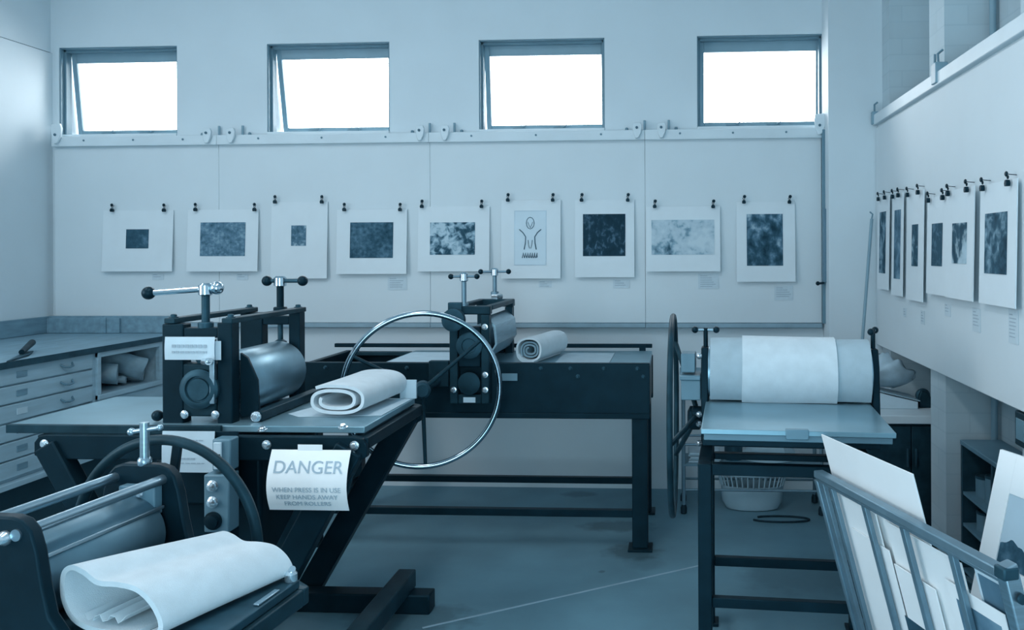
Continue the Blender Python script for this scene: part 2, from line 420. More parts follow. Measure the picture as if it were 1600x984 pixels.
PR = [
    ((162, 328, 271, 424), (197, 358, 232, 388), (177, 258), 322, 'wide mat with a tiny dark print, first from the left wall', 'wide mat with tiny dark print'),
    ((294, 327, 404, 424), (313, 347, 383, 400), (307, 399), 322, 'mat with a pale grey textured landscape print, under the seam of two boards', 'pale grey landscape print'),
    ((425, 315, 512, 435), (455, 352, 478, 384), (431, 504), 309, 'upright mat with a very small grey print in its middle', 'upright mat with very small print'),
    ((527, 327, 636, 428), (547, 347, 614, 403), (539, 626), 323, 'mat with an even mid-grey rectangular print, below gap right of second window', 'even mid-grey print'),
    ((654, 322, 765, 424), (672, 347, 742, 398), (660, 753), 319, 'mat with a busy black and white print, above the big press screws', 'busy black and white print'),
    ((784, 312, 876, 435), (805, 330, 852, 413), (794, 864), 308, 'upright mat with a line drawing of a figure with raised arms', 'raised-arms figure print'),
    ((899, 312, 991, 433), (911, 334, 977, 400), (909, 981), 306, 'mat with a dense nearly black square print', 'nearly black square print'),
    ((1010, 322, 1125, 424), (1018, 343, 1116, 398), (1023, 1114), 318, 'wide mat with a sparse, mostly white print', 'sparse white print'),
    ((1151, 315, 1242, 440), (1167, 334, 1223, 415), (1162, 1233), 311, 'upright mat with a dark tree-like print, last before the pier', 'dark tree-like print'),
]


def clip(c, n, side, label, depth=.013):
    """a bulldog clip hung on a pin; n is the direction out of the wall"""
    n = Vector(n); s = Vector((0, 0, 1)).cross(n).normalized()
    t = thing('bulldog_clip', label, 'clip', c)
    b = MB(); poly = [(-.010, -.022), (.010, -.022), (.0125, -.010), (.007, .002), (-.007, .002), (-.0125, -.010)]
    b.prism([c + s * u + Vector((0, 0, v)) + n * .004 for u, v in poly], n * .016); build('jaw', b, 'clip', t, 0.002)
    g = MB().ring(c + Vector((0, 0, .012)) + n * .01, n, .006, .0022, 20, 6); build('handle', g, 'clip', t)
    p = MB().tube(c + Vector((0, 0, .02)) - n * depth, c + Vector((.004, 0, .024)) + n * .02, .0016, n=8).lathe([(.009, 0), (.011, .004), (.007, .008)], c + Vector((.004, 0, .024)) + n * .016, n, 12)
    build('pin', p, 'clip', t)


def drop(px, py, Y): return at(px, py, Y=Y)


for i, (o, a, cl, cy, lab, short) in enumerate(PR):
    yb = YBD - .010 - .004 * (i % 2)
    p0, p1 = at(o[0], o[3], Y=yb), at(o[2], o[1], Y=yb)
    lean = .022                                   # the bottom edge stands off the board
    t = thing('mounted_print', 'white ' + lab, 'print', ((p0.x + p1.x) / 2, yb, p0.z), 0, 'mounted prints on the back wall')
    y = lambda z: yb - lean * (p1.z - z) / (p1.z - p0.z)
    m_ = MB(); v = [(p0.x, y(p0.z), p0.z), (p1.x, y(p0.z), p0.z), (p1.x, y(p1.z), p1.z), (p0.x, y(p1.z), p1.z)]
    m_.prism(v, (0, .005, 0)); build('mat_board', m_, 'matb', t)
    q0, q1 = at(a[0], a[3], Y=yb - .012), at(a[2], a[1], Y=yb - .012)
    if ARTS[i]:
        m_ = MB(); e = .0025
        m_.prism([(q0.x, y(q0.z) - e, q0.z), (q1.x, y(q0.z) - e, q0.z), (q1.x, y(q1.z) - e, q1.z), (q0.x, y(q1.z) - e, q1.z)], (0, .002, 0)); build('artwork', m_, ARTS[i], t)
    else:
        m_ = MB(); e = .0025
        m_.prism([(q0.x, y(q0.z) - e, q0.z), (q1.x, y(q0.z) - e, q0.z), (q1.x, y(q1.z) - e, q1.z), (q0.x, y(q1.z) - e, q1.z)], (0, .002, 0)); build('artwork', m_, mat('figure_sheet', (.60, .735, .815), .8, var=.03), t)
        g = MB(); W_, Hh = q1.x - q0.x, q1.z - q0.z
        def st(pts, r=.0032):
            g.path([(q0.x + W_ * u, y(q0.z + Hh * v) - e - .001, q0.z + Hh * v) for u, v in pts], r, 6)
        st([(.5 + .13 * math.cos(k / 12 * 2 * PI), .78 + .11 * math.sin(k / 12 * 2 * PI)) for k in range(13)], .0022)
        for s in (-1, 1):
            st([(.5 + s * .36, .66), (.5 + s * .24, .60), (.5 + s * .15, .52), (.5 + s * .16, .40), (.5 + s * .2, .28)], .0034)
            st([(.5 + s * .07, .46), (.5 + s * .05, .36), (.5 + s * .02, .3)], .0022)
            st([(.5 + s * .08, .80), (.5 + s * .04, .74), (.5, .69)], .0016)
        for k in range(7): st([(.24 + .075 * k, .12), (.28 + .075 * k, .22), (.31 + .07 * k, .13)], .003)
        build('line_drawing', g, mat('figure_ink', lin(INK[2])[:3], .8), t)
        m_ = MB()
        for (za, zb, xa, xb) in ((q0.z - .006, q0.z, q0.x - .006, q1.x + .006), (q1.z, q1.z + .006, q0.x - .006, q1.x + .006), (q0.z, q1.z, q0.x - .006, q0.x), (q0.z, q1.z, q1.x, q1.x + .006)):
            m_.prism([(xa, y(za) - e, za), (xb, y(za) - e, za), (xb, y(zb) - e, zb), (xa, y(zb) - e, zb)], (0, .002, 0))
        build('window_bevel', m_, mat('bevel_shade', (.50, .64, .73), .8), t)
    for k, cx in enumerate(cl):
        c = at(cx, o[1] - 2, Y=yb - .004); c.y = yb - .006
        clip(c, (0, -1, 0), k, ('left' if k == 0 else 'right') + ' black clip holding the ' + short)

# caption cards on the back wall
CAP = [((238, 428, 256, 437), 'tiny dark print'), ((370, 428, 388, 437), 'pale grey landscape print'), ((606, 432, 636, 453), 'even mid-grey print'), ((842, 439, 862, 449), 'raised-arms figure print'),
       ((958, 437, 984, 450), 'nearly black square print'), ((1091, 427, 1123, 451), 'sparse white print'), ((1210, 446, 1239, 469), 'dark tree-like print')]


def caption(p0, p1, n, label):
    n = Vector(n); s = Vector((0, 0, 1)).cross(n).normalized()
    if (p1 - p0).dot(s) < 0: p0, p1 = Vector((p1.x, p1.y, p0.z)), Vector((p0.x, p0.y, p1.z))
    w = (p1 - p0).dot(s); h = p1.z - p0.z
    t = thing('caption_card', label, 'caption', (p0.x, p0.y, p0.z), 0, 'caption cards under the prints')
    b = MB().prism([p0, p0 + s * w, p0 + s * w + Vector((0, 0, h)), p0 + Vector((0, 0, h))], n * .002); build('card', b, 'card', t)
    g = MB(); k = 0; z = h * .82
    while z > h * .12:
        a = .1; e = a + (.35 if k == 0 else random.uniform(.55, .8))
        c0 = p0 + s * w * a + Vector((0, 0, z)) + n * .0022; g.prism([c0, c0 + s * w * (e - a), c0 + s * w * (e - a) + Vector((0, 0, .0045)), c0 + Vector((0, 0, .0045))], n * .0004)
        z -= .014; k += 1
    build('type_line', g, 'ink', t)


for (x0, y0, x1, y1), s in CAP:
    caption(at(x0, y1, Y=YBD - .001), at(x1, y0, Y=YBD - .001), (0, -1, 0), 'small caption card under the ' + s)

# ------------------------------------------------------------------ right-hand wall board and its prints
t = thing('wall_board', 'long white display board along the right wall', 'display board', (XR, 4.0, 1.0))
build('panel', MB().box((XR, 1.0, 1.0), (XFIN, 5.375, 2.375)), 'board', t, 0.004)
build('top_rail', MB().box((XR - .02, 1.0, 2.39), (XFIN, 5.375, 2.455)).box((XR + .012, 1.0, 2.37), (XFIN, 5.375, 2.392)), 'trim', t, 0.004)
yy = at(1458, 130, X=XR - .03).y
t = thing('rail_bracket', 'small grey bracket on the rail above the right-hand board', 'bracket', (XR - .02, yy, 2.45))
build('plate', MB().box((XR - .03, yy - .035, 2.40), (XR + .03, yy + .035, 2.50)), 'sash', t, 0.004)
for hy, pts_ in ((-.02, [(0, 2.5), (-.002, 2.54), (.022, 2.56)]), (.03, [(0, 2.5), (0, 2.55)])): build('hook', MB().path([(XR - .012 + u_, yy + hy, z_) for u_, z_ in pts_], .006), 'frame', t)
t = thing('rail_end_cap', 'small bracket ending the right-hand rail at the pier', 'bracket', (XR - .025, 5.35, 2.45))
build('plate', MB().box((XR - .03, 5.33, 2.395), (XR + .01, 5.37, 2.475)), 'sash', t, 0.003)
build('hook', MB().path([(XR - .012, 5.35, 2.475), (XR - .012, 5.35, 2.52), (XR + .008, 5.35, 2.535)], .006), 'frame', t)

RP = [
    ((1373, 306, 1390, 452), (1374.5, 330, 1383.5, 427), 'narrow pale print with a two-part image, farthest on the right wall', 'farthest right-wall print', [(.36, '1b3a49'), (.5, INK[2]), (.62, INK[4])], 12),
    ((1395, 302, 1412, 462), (1397.5, 327, 1406.5, 436), 'mounted print with a tall greyish image, second from the pier on the right wall', 'second right-wall print', [(.36, INK[2]), (.5, INK[3]), (.62, INK[4])], 14),
    ((1418, 298, 1444, 470), (1425, 350, 1434, 416), 'mounted print with a small dark upright image, third from the pier', 'third right-wall print', [(.36, '1b3a49'), (.52, INK[2]), (.62, INK[4])], 20),
    ((1450, 306, 1484, 461), (1456, 348, 1472, 416), 'mounted print with a plain dark image, half under its neighbour', 'fourth right-wall print', [(.3, INK[2]), (.5, '2c5061'), (.7, INK[3])], 30),
    ((1480, 294, 1523, 468), (1488, 347, 1510, 412), 'mounted print with a black and white image, second nearest on the right wall', 'black and white right-wall print', [(.38, '1b3a49'), (.49, INK[2]), (.55, INK[5]), (.6, 'b4ccd8')], 9),
    ((1533, 284, 1590, 478), (1539, 330, 1573, 429), 'largest mounted print with dark swirling image, nearest on the right wall', 'largest right-wall print', [(.35, '1d3c4c'), (.5, INK[2]), (.66, INK[4])], 22),
]
for i, (o, a, lab, short, stops, sc) in enumerate(RP):
    xb = XR - .020 - (.008 if i == 4 else 0)
    zt, zb = None, None
    pa, pb = at(o[0], o[3], X=xb), at(o[2], o[3], X=xb)        # far and near bottom corners
    ym = (pa.y + pb.y) / 2
    zb = (at(o[0], (o[3] - 392) * .985 + 392, X=xb).z + at(o[2], o[3], X=xb).z) / 2
    zt = at((o[0] + o[2]) / 2, o[1], X=xb).z
    y0, y1 = pb.y, pa.y
    t = thing('mounted_print', lab, 'print', (xb, ym, zb), 0, 'mounted prints on the right wall')
    lean = .010
    X_ = lambda z: xb - lean * (zt - z) / (zt - zb)
    build('mat_board', MB().prism([(X_(zb), y0, zb), (X_(zb), y1, zb), (X_(zt), y1, zt), (X_(zt), y0, zt)], (.005, 0, 0)), 'matb', t)
    qa, qb = at(a[0], a[3], X=xb - .006), at(a[2], a[1], X=xb - .006)
    za, zb2 = at(a[2], a[3], X=xb - .006).z, at(a[2], a[1], X=xb - .006).z
    e = .0025
    build('artwork', MB().prism([(X_(za) - e, qb.y, za), (X_(za) - e, qa.y, za), (X_(zb2) - e, qa.y, zb2), (X_(zb2) - e, qb.y, zb2)], (.002, 0, 0)), art_mat('ink_right_wall', stops, sc, 20 + i, 6, .5), t)
    for k, yk in enumerate((y1 - .06, y0 + .05)):
        clip(Vector((xb - .004, yk, zt - .004)), (-1, 0, 0), k, ('far' if k == 0 else 'near') + ' black clip holding the ' + short, .023)
for px, py, w_, h_, s in ((1414, 488, .05, .05, 'second right-wall print'), (1442, 496, .06, .07, 'third right-wall print'), (1481, 484, .08, .06, 'fourth right-wall print'), (1526, 500, .09, .10, 'black and white right-wall print'), (1584, 510, .09, .13, 'largest right-wall print')):
    c = at(px, py, X=XR - .001)
    caption(Vector((c.x, c.y - w_ / 2, c.z - h_ / 2)), Vector((c.x, c.y + w_ / 2, c.z + h_ / 2)), (-1, 0, 0), 'pale caption card below the ' + s)

# conduit in the block corner, outlet on the near fin, pole in the corner
t = thing('conduit_pipe', 'thin vertical conduit pipe in the corner of the block wall', 'pipe', (XREC - .03, 4.13, 0))
build('pipe', MB().tube((XREC - .03, 4.125, .0), (XREC - .03, 4.125, H - .01), .016), 'sash', t)
cl = MB()
for z in (.9, 2.6, 3.4): cl.box((XREC - .055, 4.12, z), (XREC - .001, 4.158, z + .03))
build('clamp', cl, 'frame', t)
c = at(1604, 672, X=XFIN - .02)
t = thing('outlet_box', 'small dark wall box under the near end of the board', 'outlet', (XFIN - .03, c.y, c.z - .06))
build('housing', MB().box((XFIN - .04, c.y - .05, c.z - .065), (XFIN - .001, c.y + .06, c.z + .065)), 'black2', t, 0.006)
build('face_plate', MB().box((XFIN - .044, c.y - .03, c.z - .04), (XFIN - .04, c.y + .04, c.z + .04)), 'greybox', t, 0.002)

p, q = at(1327, 760, Y=5.15), at(1362, 342, Y=5.34); p.z = .0
t = thing('pole', 'thin pale pole leaning in the corner beside the pier', 'pole', (p.x, p.y, 0))
build('shaft', MB().tube(p + Vector((0, 0, .01)), q, .010), 'sash', t)
build('hook', MB().path([q, q + Vector((.006, 0, .03)), q + Vector((-.012, 0, .045))], .005), 'frame', t)
build('ferrule', MB().tube(p, p + (q - p) * .02, .014), 'frame', t)

# ------------------------------------------------------------------ flat file cabinet along the left wall
XC, ZT = -3.40, 1.05
CY0, CY1 = 2.9, 5.47
t = thing('flat_file_cabinet', 'long wooden flat file cabinet with shallow drawers along the left wall', 'cabinet', ((XL + XC) / 2, (CY0 + CY1) / 2, 0))
KY0, KY1 = 4.74, 5.30                # the open cubby hole
ZB = .43
car = MB()
car.box((XL + .005, CY0, ZB), (XC - .02, KY0 - .03, ZT - .028)).box((XL + .005, KY0 - .03, ZB), (XC - .006, CY1, .755)).box((XL + .005, KY1 + .02, .755), (XC - .006, CY1, ZT - .028)).box((XL + .005, KY0 - .03, ZT - .06), (XC - .006, KY1 + .02, ZT - .028))
car.box((XL + .006, KY0 - .02, .756), (-4.0, KY1 + .01, ZT - .061)).box((XC - .03, KY0 - .053, ZB + .001), (XC - .004, KY0 - .031, ZT - .029))
build('carcass', car, 'wood', t)
build('cubby_frame', MB().box((XC - .02, KY0 - .03, .735), (XC + .012, KY0, ZT - .03)).box((XC - .02, KY1, .735), (XC + .012, KY1 + .03, ZT - .03)).box((XC - .02, KY0 - .03, ZT - .065), (XC + .014, KY1 + .03, ZT - .03)).box((XC - .02, KY0 - .03, .735), (XC + .02, KY1 + .03, .765)), 'wood', t, 0.003)
build('worktop', MB().box((XL + .004, CY0, ZT - .028), (XC + .02, 5.535, ZT)), 'wood2', t, 0.004)
build('worktop_edge', MB().box((XC + .0205, CY0, ZT - .034), (XC + .026, 5.535, ZT + .001)), 'iron', t, 0.001)  # dark strip: shade along the worktop's front edge put into the colour
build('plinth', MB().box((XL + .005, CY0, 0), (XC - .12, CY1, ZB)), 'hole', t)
build('base_rail', MB().box((XC - .1, CY0, ZB - .03), (XC + .025, CY1, ZB)), 'wood', t, 0.003)
DH = (ZT - .035 - ZB - .01) / 6
for k in range(6):
    z1 = ZT - .035 - DH * k; z0 = z1 - DH + .008
    for (ya, yb_) in ((3.62, KY0 - .055), (CY0 + .02, 3.60)):
        d = build('drawer', MB().box((XC - .021, ya, z0), (XC, yb_, z1)), 'wood', t, 0.004)
        L_ = yb_ - ya
        for fr in (.2, .8):
            yy = ya + L_ * fr; zz = (z0 + z1) / 2
            h = MB().path([(XC - .002, yy - .045, zz + .012), (XC + .018, yy - .03, zz - .004), (XC + .02, yy, zz - .008), (XC + .018, yy + .03, zz - .004), (XC - .002, yy + .045, zz + .012)], .006, 8)
            build('handle', h, 'frame', d)
        yy = ya + L_ * .5; zz = (z0 + z1) / 2
        build('label_holder', MB().box((XC, yy - .035, zz - .014), (XC + .004, yy + .035, zz + .018)), 'paper2' if (k == 2 and ya > 3.6) else 'wood2', d, 0.001)
for k in range(2):                   # drawers below the cubby
    z1 = .725 - .147 * k
    d = build('drawer', MB().box((XC - .007, KY0 - .045, z1 - .138), (XC, CY1 - .02, z1)), 'wood', t, 0.004)
    build('handle', MB().path([(XC - .002, 4.98, z1 - .05), (XC + .018, 5.0, z1 - .065), (XC + .018, 5.06, z1 - .065), (XC - .002, 5.08, z1 - .05)], .006, 8), 'frame', d)
t = thing('low_shelf_board', 'low wood-panelled upstand in the corner behind the flat file cabinet', 'shelf', (-4.0, 5.5, ZT))
build('back_panel', MB().box((XL + .03, 5.515, ZT + .001), (-3.43, 5.534, 1.168)), 'wood2', t, 0.003)
build('side_panel', MB().box((XL + .002, CY0 + .1, ZT + .001), (XL + .03, 5.534, 1.165)), 'wood2', t, 0.003)
build('front_panel', MB().box((XL + .03, 5.495, ZT + .001), (-3.8, 5.5145, 1.155)), 'wood2', t, 0.003)
build('batten', MB().box((-3.93, 5.485, ZT + .001), (-3.89, 5.4945, 1.16)), 'wood2', t, 0.002)
ROLL = ['thick rolled sheet lying across the cubby hole of the flat files', 'rolled sheet at the left of the cubby hole of the flat files', 'crumpled open-ended roll at the right of the cubby hole', 'flat loose roll at the bottom of the cubby hole']
for k, (y0, z0, y1, z1, r) in enumerate(((4.96, 1.0, 5.20, .865, .075), (4.86, .875, 4.97, .842, .072), (5.17, .87, 5.265, .82, .048), (5.02, .80, 5.12, .792, .024))):
    p, q = Vector((XC - .42, y0 - .05, z0 + .005)), Vector((XC - .03 - .02 * k, y1, z1))
    d = (q - p).normalized(); a = d.cross(Vector((0, 0, 1))).normalized(); b = a.cross(d)
    sp = []
    for j in range(60):
        th_ = j / 59 * 2 * PI * 2.2; rr = r * (.55 + .45 * j / 59) * (1 + .09 * math.sin(3 * th_ + k))
        sp.append(p + (a * math.cos(th_) + b * math.sin(th_)) * rr)
    tag(build('paper_roll', MB().sheet(sp, q - p,   .0025, 14, .028), 'wrap' if k != 2 else 'paper2'), ROLL[k], 'paper roll', 'rolled papers in the cubby hole')
c = at(26, 558, Z=ZT)
t = thing('scraper', 'dark pointed scraper lying on the worktop edge of the flat files', 'tool', (c.x, c.y, ZT))
a, b = at(10, 566, Z=ZT + .004), at(47, 549, Z=ZT + .004); d = (b - a)
sd = Vector((-d.y, d.x, 0)).normalized()
build('blade', MB().prism([a, a + d * .6 - sd * .035, a + d * .95 - sd * .02, a + d * .9 + sd * .02, a + d * .6 + sd * .01], (0, 0, .006)), 'iron', t)
build('handle', MB().tube(a + d * .62 + Vector((0, 0, .017)), a + d * 1.1 + Vector((0, 0, .045)), .014, .018), 'black', t)


# ------------------------------------------------------------------ shared press pieces
def tbar(t, c, h, ang, half, rball=.018, r=.009, post=.011, tilt=0.0, mats=('chrome', 'chrome', 'clip'), balls=(1, -1), name='screw_handle'):
    """vertical pressure screw from c up to height h with a cross bar and two ball ends"""
    c = Vector(c); top = c + Vector((0, 0, h))
    s = build('pressure_screw', MB().tube(c, top, post, n=14).lathe([(post * 1.7, 0), (post * 1.9, .004), (post * 1.9, .022), (post * 1.7, .026)], c, (0, 0, 1), 14), mats[0], t)
    hb = build('handle_hub', MB().lathe([(post, 0), (post * 1.75, .006), (post * 1.75, .042), (post * 1.2, .05)], top - Vector((0, 0, .036)), (0, 0, 1), 16), 'chrome', s)
    d = Vector((math.cos(ang) * math.cos(tilt), math.sin(ang) * math.cos(tilt), math.sin(tilt)))
    f, bk = half if isinstance(half, tuple) else (half, half)
    b = build(name, MB().tube(top - d * bk - Vector((0, 0, .008)), top + d * f - Vector((0, 0, .008)), r, n=12), mats[1], t)
    for sgn, L_ in ((1, f), (-1, bk)):
        build('ball_knob', MB().ball(top + d * L_ * sgn - Vector((0, 0, .008)), rball), mats[2] if sgn in balls else 'chrome', b)


def bolts(t, pts, n, r=.011, name='bolt', m='bolt'):
    for p in pts:
        build(name, MB().lathe([(r * 1.5, 0), (r * 1.5, .003), (r, .004), (r, .011), (r * .7, .014)], p, n, 6 if r < .009 else 12), m, t)


def spiral(o, u, v, w, h, turns, t0, n=90, inner=.35, k0=0.0):
    """flattened spiral from the core outwards, resting on o; u, v are the section axes"""
    o, u, v = Vector(o), Vector(u), Vector(v); P = []
    for j in range(n + 1):
        s = j / n; th_ = k0 + s * turns * 2 * PI; g = inner + (1 - inner) * s
        x = math.cos(th_); z = math.sin(th_)
        x = math.copysign(abs(x) ** .8, x); z = math.copysign(abs(z) ** .8, z)
        P.append(o + u * x * (w / 2 - t0 / 2) * (g * .9 + .1) + v * (h / 2 + z * (h / 2 - t0 / 2) * g))
    return P


# ------------------------------------------------------------------ middle press, with the danger notice
N, FA = 3.1, 3.78                       # near and far side of the bed frame
t = press = thing('etching_press', 'black motorised etching press on splayed legs, with a hand-lettered danger notice', 'press', (-1.85, 3.44, 0))
ZR = .90
# twin side channels of the bed
for yy in (N, FA):
    ch = MB(); y0, y1 = yy - .018, yy + .018
    x0, x1 = -2.475, -1.165
    pts = [(x0, ZR - .03), (x0 + .02, ZR - .005), (x0 + .05, ZR), (x1 - .05, ZR), (x1 - .015, ZR - .006), (x1, ZR - .03), (x1, ZR - .075), (x1 - .03, ZR - .09), (x0 + .03, ZR - .095), (x0, ZR - .08)]
    ch.prism([(px, y0, pz) for px, pz in pts], (0, y1 - y0, 0)); s = build('side_channel', ch, 'black', t, 0.004)
build('end_bar', MB().box((-1.20, N, ZR - .05), (-1.165, FA, ZR - .005)), 'black', t, 0.004)
build('end_bar', MB().box((-2.475, N, ZR - .05), (-2.44, FA, ZR - .005)), 'black', t, 0.004)
build('end_roller', MB().tube((-1.23, N, ZR - .02), (-1.23, FA, ZR - .02), .018), 'iron', t)
bolts(t, [(-2.43, N - .02, ZR - .035), (-1.55, N - .02, ZR - .03), (-1.21, N - .02, ZR - .03)], (0, -1, 0), .012)
build('bed', MB().box((-2.61, N + .03, ZR + .005), (-1.19, FA - .03, ZR + .03)), 'plate', t, 0.003)
build('bed_edge', MB().box((-2.615, N + .012, ZR - .002), (-1.75, N + .03, ZR + .032)), 'black2', t, 0.003)
bolts(t, [at(410, 672, Y=N), at(536, 668, Y=N)], (0, -.2, 1), .012)
# housing: two slotted side frames with sliding bearings, joined by tie bars
FX0, FX1, FZ = -2.018, -1.735, 1.325
for yy, nm in ((3.2, 'near'), (3.79, 'far')):
    g = MB(); y0, y1 = yy - .03, yy + .03
    wl_, wr_ = (.085, .06) if nm == 'near' else (.105, .052)
    g.box((FX0, y0, .80), (FX0 + wl_, y1, FZ - .005)).box((FX1 - wr_, y0, .70), (FX1, y1, FZ)).box((FX0 + wl_, y0 + .002, .80), (FX1 - wr_, y1 - .002, .905))
    g.box((FX0 + wl_, y0 + .004, FZ - .06), (FX1 - wr_, y1 - .004, FZ - .02))
    build('side_frame', g, 'black', t, 0.005)
    b = MB().box((-1.945, y0 + .004, .955), (-1.80, y1 - .004, 1.165)); bb = build('bearing_block', b, 'black2', t, 0.008)
    xc = -1.862
    build('bearing_cap', MB().lathe([(.078, 0), (.078, .012), (.066, .02), (.052, .02), (.050, .012), (.044, .012), (.042, .018), (.004, .018)], (xc, y0 - .001, 1.066), (0, -1, 0), 32), 'iron', bb)
    build('screw_collar', MB().lathe([(.03, 0), (.036, .01), (.036, .035), (.018, .045), (.018, .095)] if nm == 'near' else [(.026, 0), (.028, .008), (.028, .02), (.012, .03), (.012, .11)], (-1.857 if nm == 'near' else -1.84, yy, 1.165), (0, 0, 1), 20), 'iron', t)
bolts(t, [(-1.925, 3.168, .965), (-1.80, 3.168, .965)], (0, -1, 0), .011)
build('guide_strip', MB().box((-1.815, 3.15, 1.01), (-1.795, 3.17, 1.26)), 'steel', t, 0.002)
build('lock_nut', MB().tube((-1.835, 3.15, 1.175), (-1.80, 3.12, 1.18), .014).tube((-1.80, 3.12, 1.18), (-1.785, 3.11, 1.186), .009), 'bolt', t)
tbar(t, (-1.857, 3.2, 1.30), .165, R(184), (.225, .045), .026, .012, .0155, R(-4), ('iron', 'chrome', 'clip'), (1,))
tbar(t, (-1.84, 3.79, 1.32), .155, R(-3), (.11, .065), .024, .009, .016, 0, ('black', 'iron', 'clip'))
for x_, in ((FX0 + .03,), (FX1 - .02,)):
    build('tie_bar', MB().box((x_ - .022, 3.17, FZ - .004), (x_ + .022, 3.83, FZ + .018)), 'black2', t, 0.004)
bolts(t, [(FX0 + .03, 3.2, FZ + .018), (FX0 + .03, 3.79, FZ + .018), (FX1 - .02, 3.2, FZ + .018), (FX1 - .02, 3.79, FZ + .018)], (0, 0, 1), .012, m='iron')
ro = build('upper_roller', MB().lathe([(.045, 0), (.045, .035), (.126, .035), (.130, .041), (.130, .504), (.126, .51), (.045, .51), (.045, .54)], (-1.822, 3.23, 1.062), (0, 1, 0), 64), 'roller', t)
build('lower_roller', MB().tube((-1.85, 3.22, .79), (-1.85, 3.77, .79), .10, n=40), 'iron', t)
build('shade_plate', MB().prism([(-1.735, 3.232, .94), (-1.735, 3.232, 1.20), (-1.705, 3.232, 1.18), (-1.665, 3.232, 1.09), (-1.658, 3.232, .95)], (0, .016, 0)), 'black', t, 0.003)  # black plate added where the roller's near end lies in shade
build('scraper_bar', MB().box((-1.675, 3.2, ZR + .034), (-1.63, 3.76, ZR + .07)), 'black2', t, 0.004)
bolts(t, [(-1.652, 3.198, ZR + .052)], (0, -1, 0), .014)
build('gear_guard', MB().box((-2.0, 3.13, .62), (-1.70, 3.165, .89)), 'black', t, 0.012)
build('side_knob', MB().ball((-2.05, 3.19, .955), .022), 'clip', t)
# motor case and splayed legs
build('gear_case', MB().box((-1.98, 3.17, .30), (-1.62, 3.68, .80)), 'black', t, 0.015)
build('gusset', MB().prism([(-1.30, N - .012, .80), (-1.30, N - .012, .86), (-1.19, N - .012, .86), (-1.25, N - .012, .66)], (0, .02, 0)), 'black2', t, 0.003)
for yy, xt, xb_ in ((N, -1.225, -1.66), (FA, -1.225, -1.69)):
    build('leg', MB().bar((xt, yy - .012 if yy == N else yy, .86), (xb_, yy, .06), .075, .105, (1, 0, 0)), 'black', t, 0.006)
for yy in (N, FA):
    build('leg', MB().bar((-2.425, yy, .86), (-1.97, yy, .06), .075, .085, (1, 0, 0)), 'black', t, 0.006)
build('brace', MB().bar((-1.36, N + .1, .78), (-1.62, N + .1, .28), .05, .06, (1, 0, 0)), 'black2', t, 0.005)
for yy in (3.12, 3.655):
    build('base_beam', MB().box((-2.62, yy - .045, 0), (-1.085, yy + .045, .085)), 'black', t, 0.006)
for xx in (-1.215, -2.45):
    build('foot_beam', MB().box((xx - .04, 2.86, .086), (xx + .04, 3.71, .165)), 'black2', t, 0.006)
# switch gear on the near side
sw = build('switch_box', MB().box((-1.752, 3.0, .56), (-1.655, 3.075, .775)), 'greybox', t, 0.006)
for k, (zz, m_, r_) in enumerate(((.735, 'bolt', .017), (.675, 'bolt', .017), (.605, 'black', .027))):
    build('push_button', MB().lathe([(r_ * 1.25, 0), (r_ * 1.25, .006), (r_ * .9, .008), (r_ * .9, .02), (r_ * .5, .023)], (-1.715, 3.0, zz), (0, -1, 0), 20), m_, sw)
build('mounting_plate', MB().box((-1.75, 3.0755, .50), (-1.66, 3.0815, .92)).box((-1.72, 3.0815, .55), (-1.69, 3.129, .88)), 'black', t, 0.002)
iso = build('isolator_box', MB().box((-1.725, 3.01, .785), (-1.655, 3.075, .905)), 'greybox', t, 0.006)
build('rocker_switch', MB().box((-1.715, 3.0, .795), (-1.685, 3.01, .895)), 'paper2', iso, 0.003)
build('switch_slot', MB().box((-1.703, 2.996, .842), (-1.688, 2.9995, .852)), 'black', iso)
build('mains_cable', MB().path([(-1.70, 3.06, .56), (-1.69, 3.03, .40), (-1.66, 3.05, .22), (-1.52, 3.0, .02), (-1.25, 2.95, .012), (-1.08, 3.02, .012), (-1.02, 3.2, .012), (-1.15, 3.35, .012)], .010), 'rubber', t)


def paper_sign(label, c0, c1, y, lines, curl=0.0, m='paper', tape=None, cat='notice', tilt=0.0, ink='ink'):
    """sheet of paper facing the camera, c0 top-left and c1 bottom-right pixels"""
    p, q = at(c0[0], c0[1], Y=y), at(c1[0], c1[1], Y=y)
    w, h = q.x - p.x, p.z - q.z
    o = thing('paper_notice', label, cat, ((p.x + q.x) / 2, y, q.z), 0)
    cu = lambda s: y - curl * math.sin(PI * min(1, s * .86))
    s = MB(); n = 14
    s.sheet([(p.x, cu(k / n), p.z - h * k / n) for k in range(n + 1)], (w, 0, 0), .0012)
    build('sheet', s, m, o, recalc=True)
    g = MB()
    for kind, u, v, sz, body in lines:
        x_, z_ = p.x + w * u, p.z - h * v
        yy = cu(v) - .0022
        sl = (cu(v + .02) - cu(v - .02)) / (h * .04)
        if kind == 't':
            g3 = MB(); g3.text(body, sz, Matrix.Translation((x_, yy, z_)) @ Matrix.Rotation(PI / 2 + math.atan(sl), 4, 'X')); build('heading' if sz > .04 else 'text_line', g3, ink, o)
        else:
            xx = x_ - sz / 2; g2 = MB()
            while xx < x_ + sz / 2 - .004:
                l = random.uniform(.008, .02); g2.box((xx, yy - .0006, z_ - body), (min(xx + l, x_ + sz / 2), yy, z_ + body)); xx += l + .004
            build('text_line', g2, ink, o)
    if g.bm.verts: build('lettering', g, ink, o)
    if tape: build('tape', MB().box((p.x + w * tape[0], y - .0022, p.z - h * .06), (p.x + w * tape[1], y - .0009, p.z + h * .09)), 'paper', o)
    return o


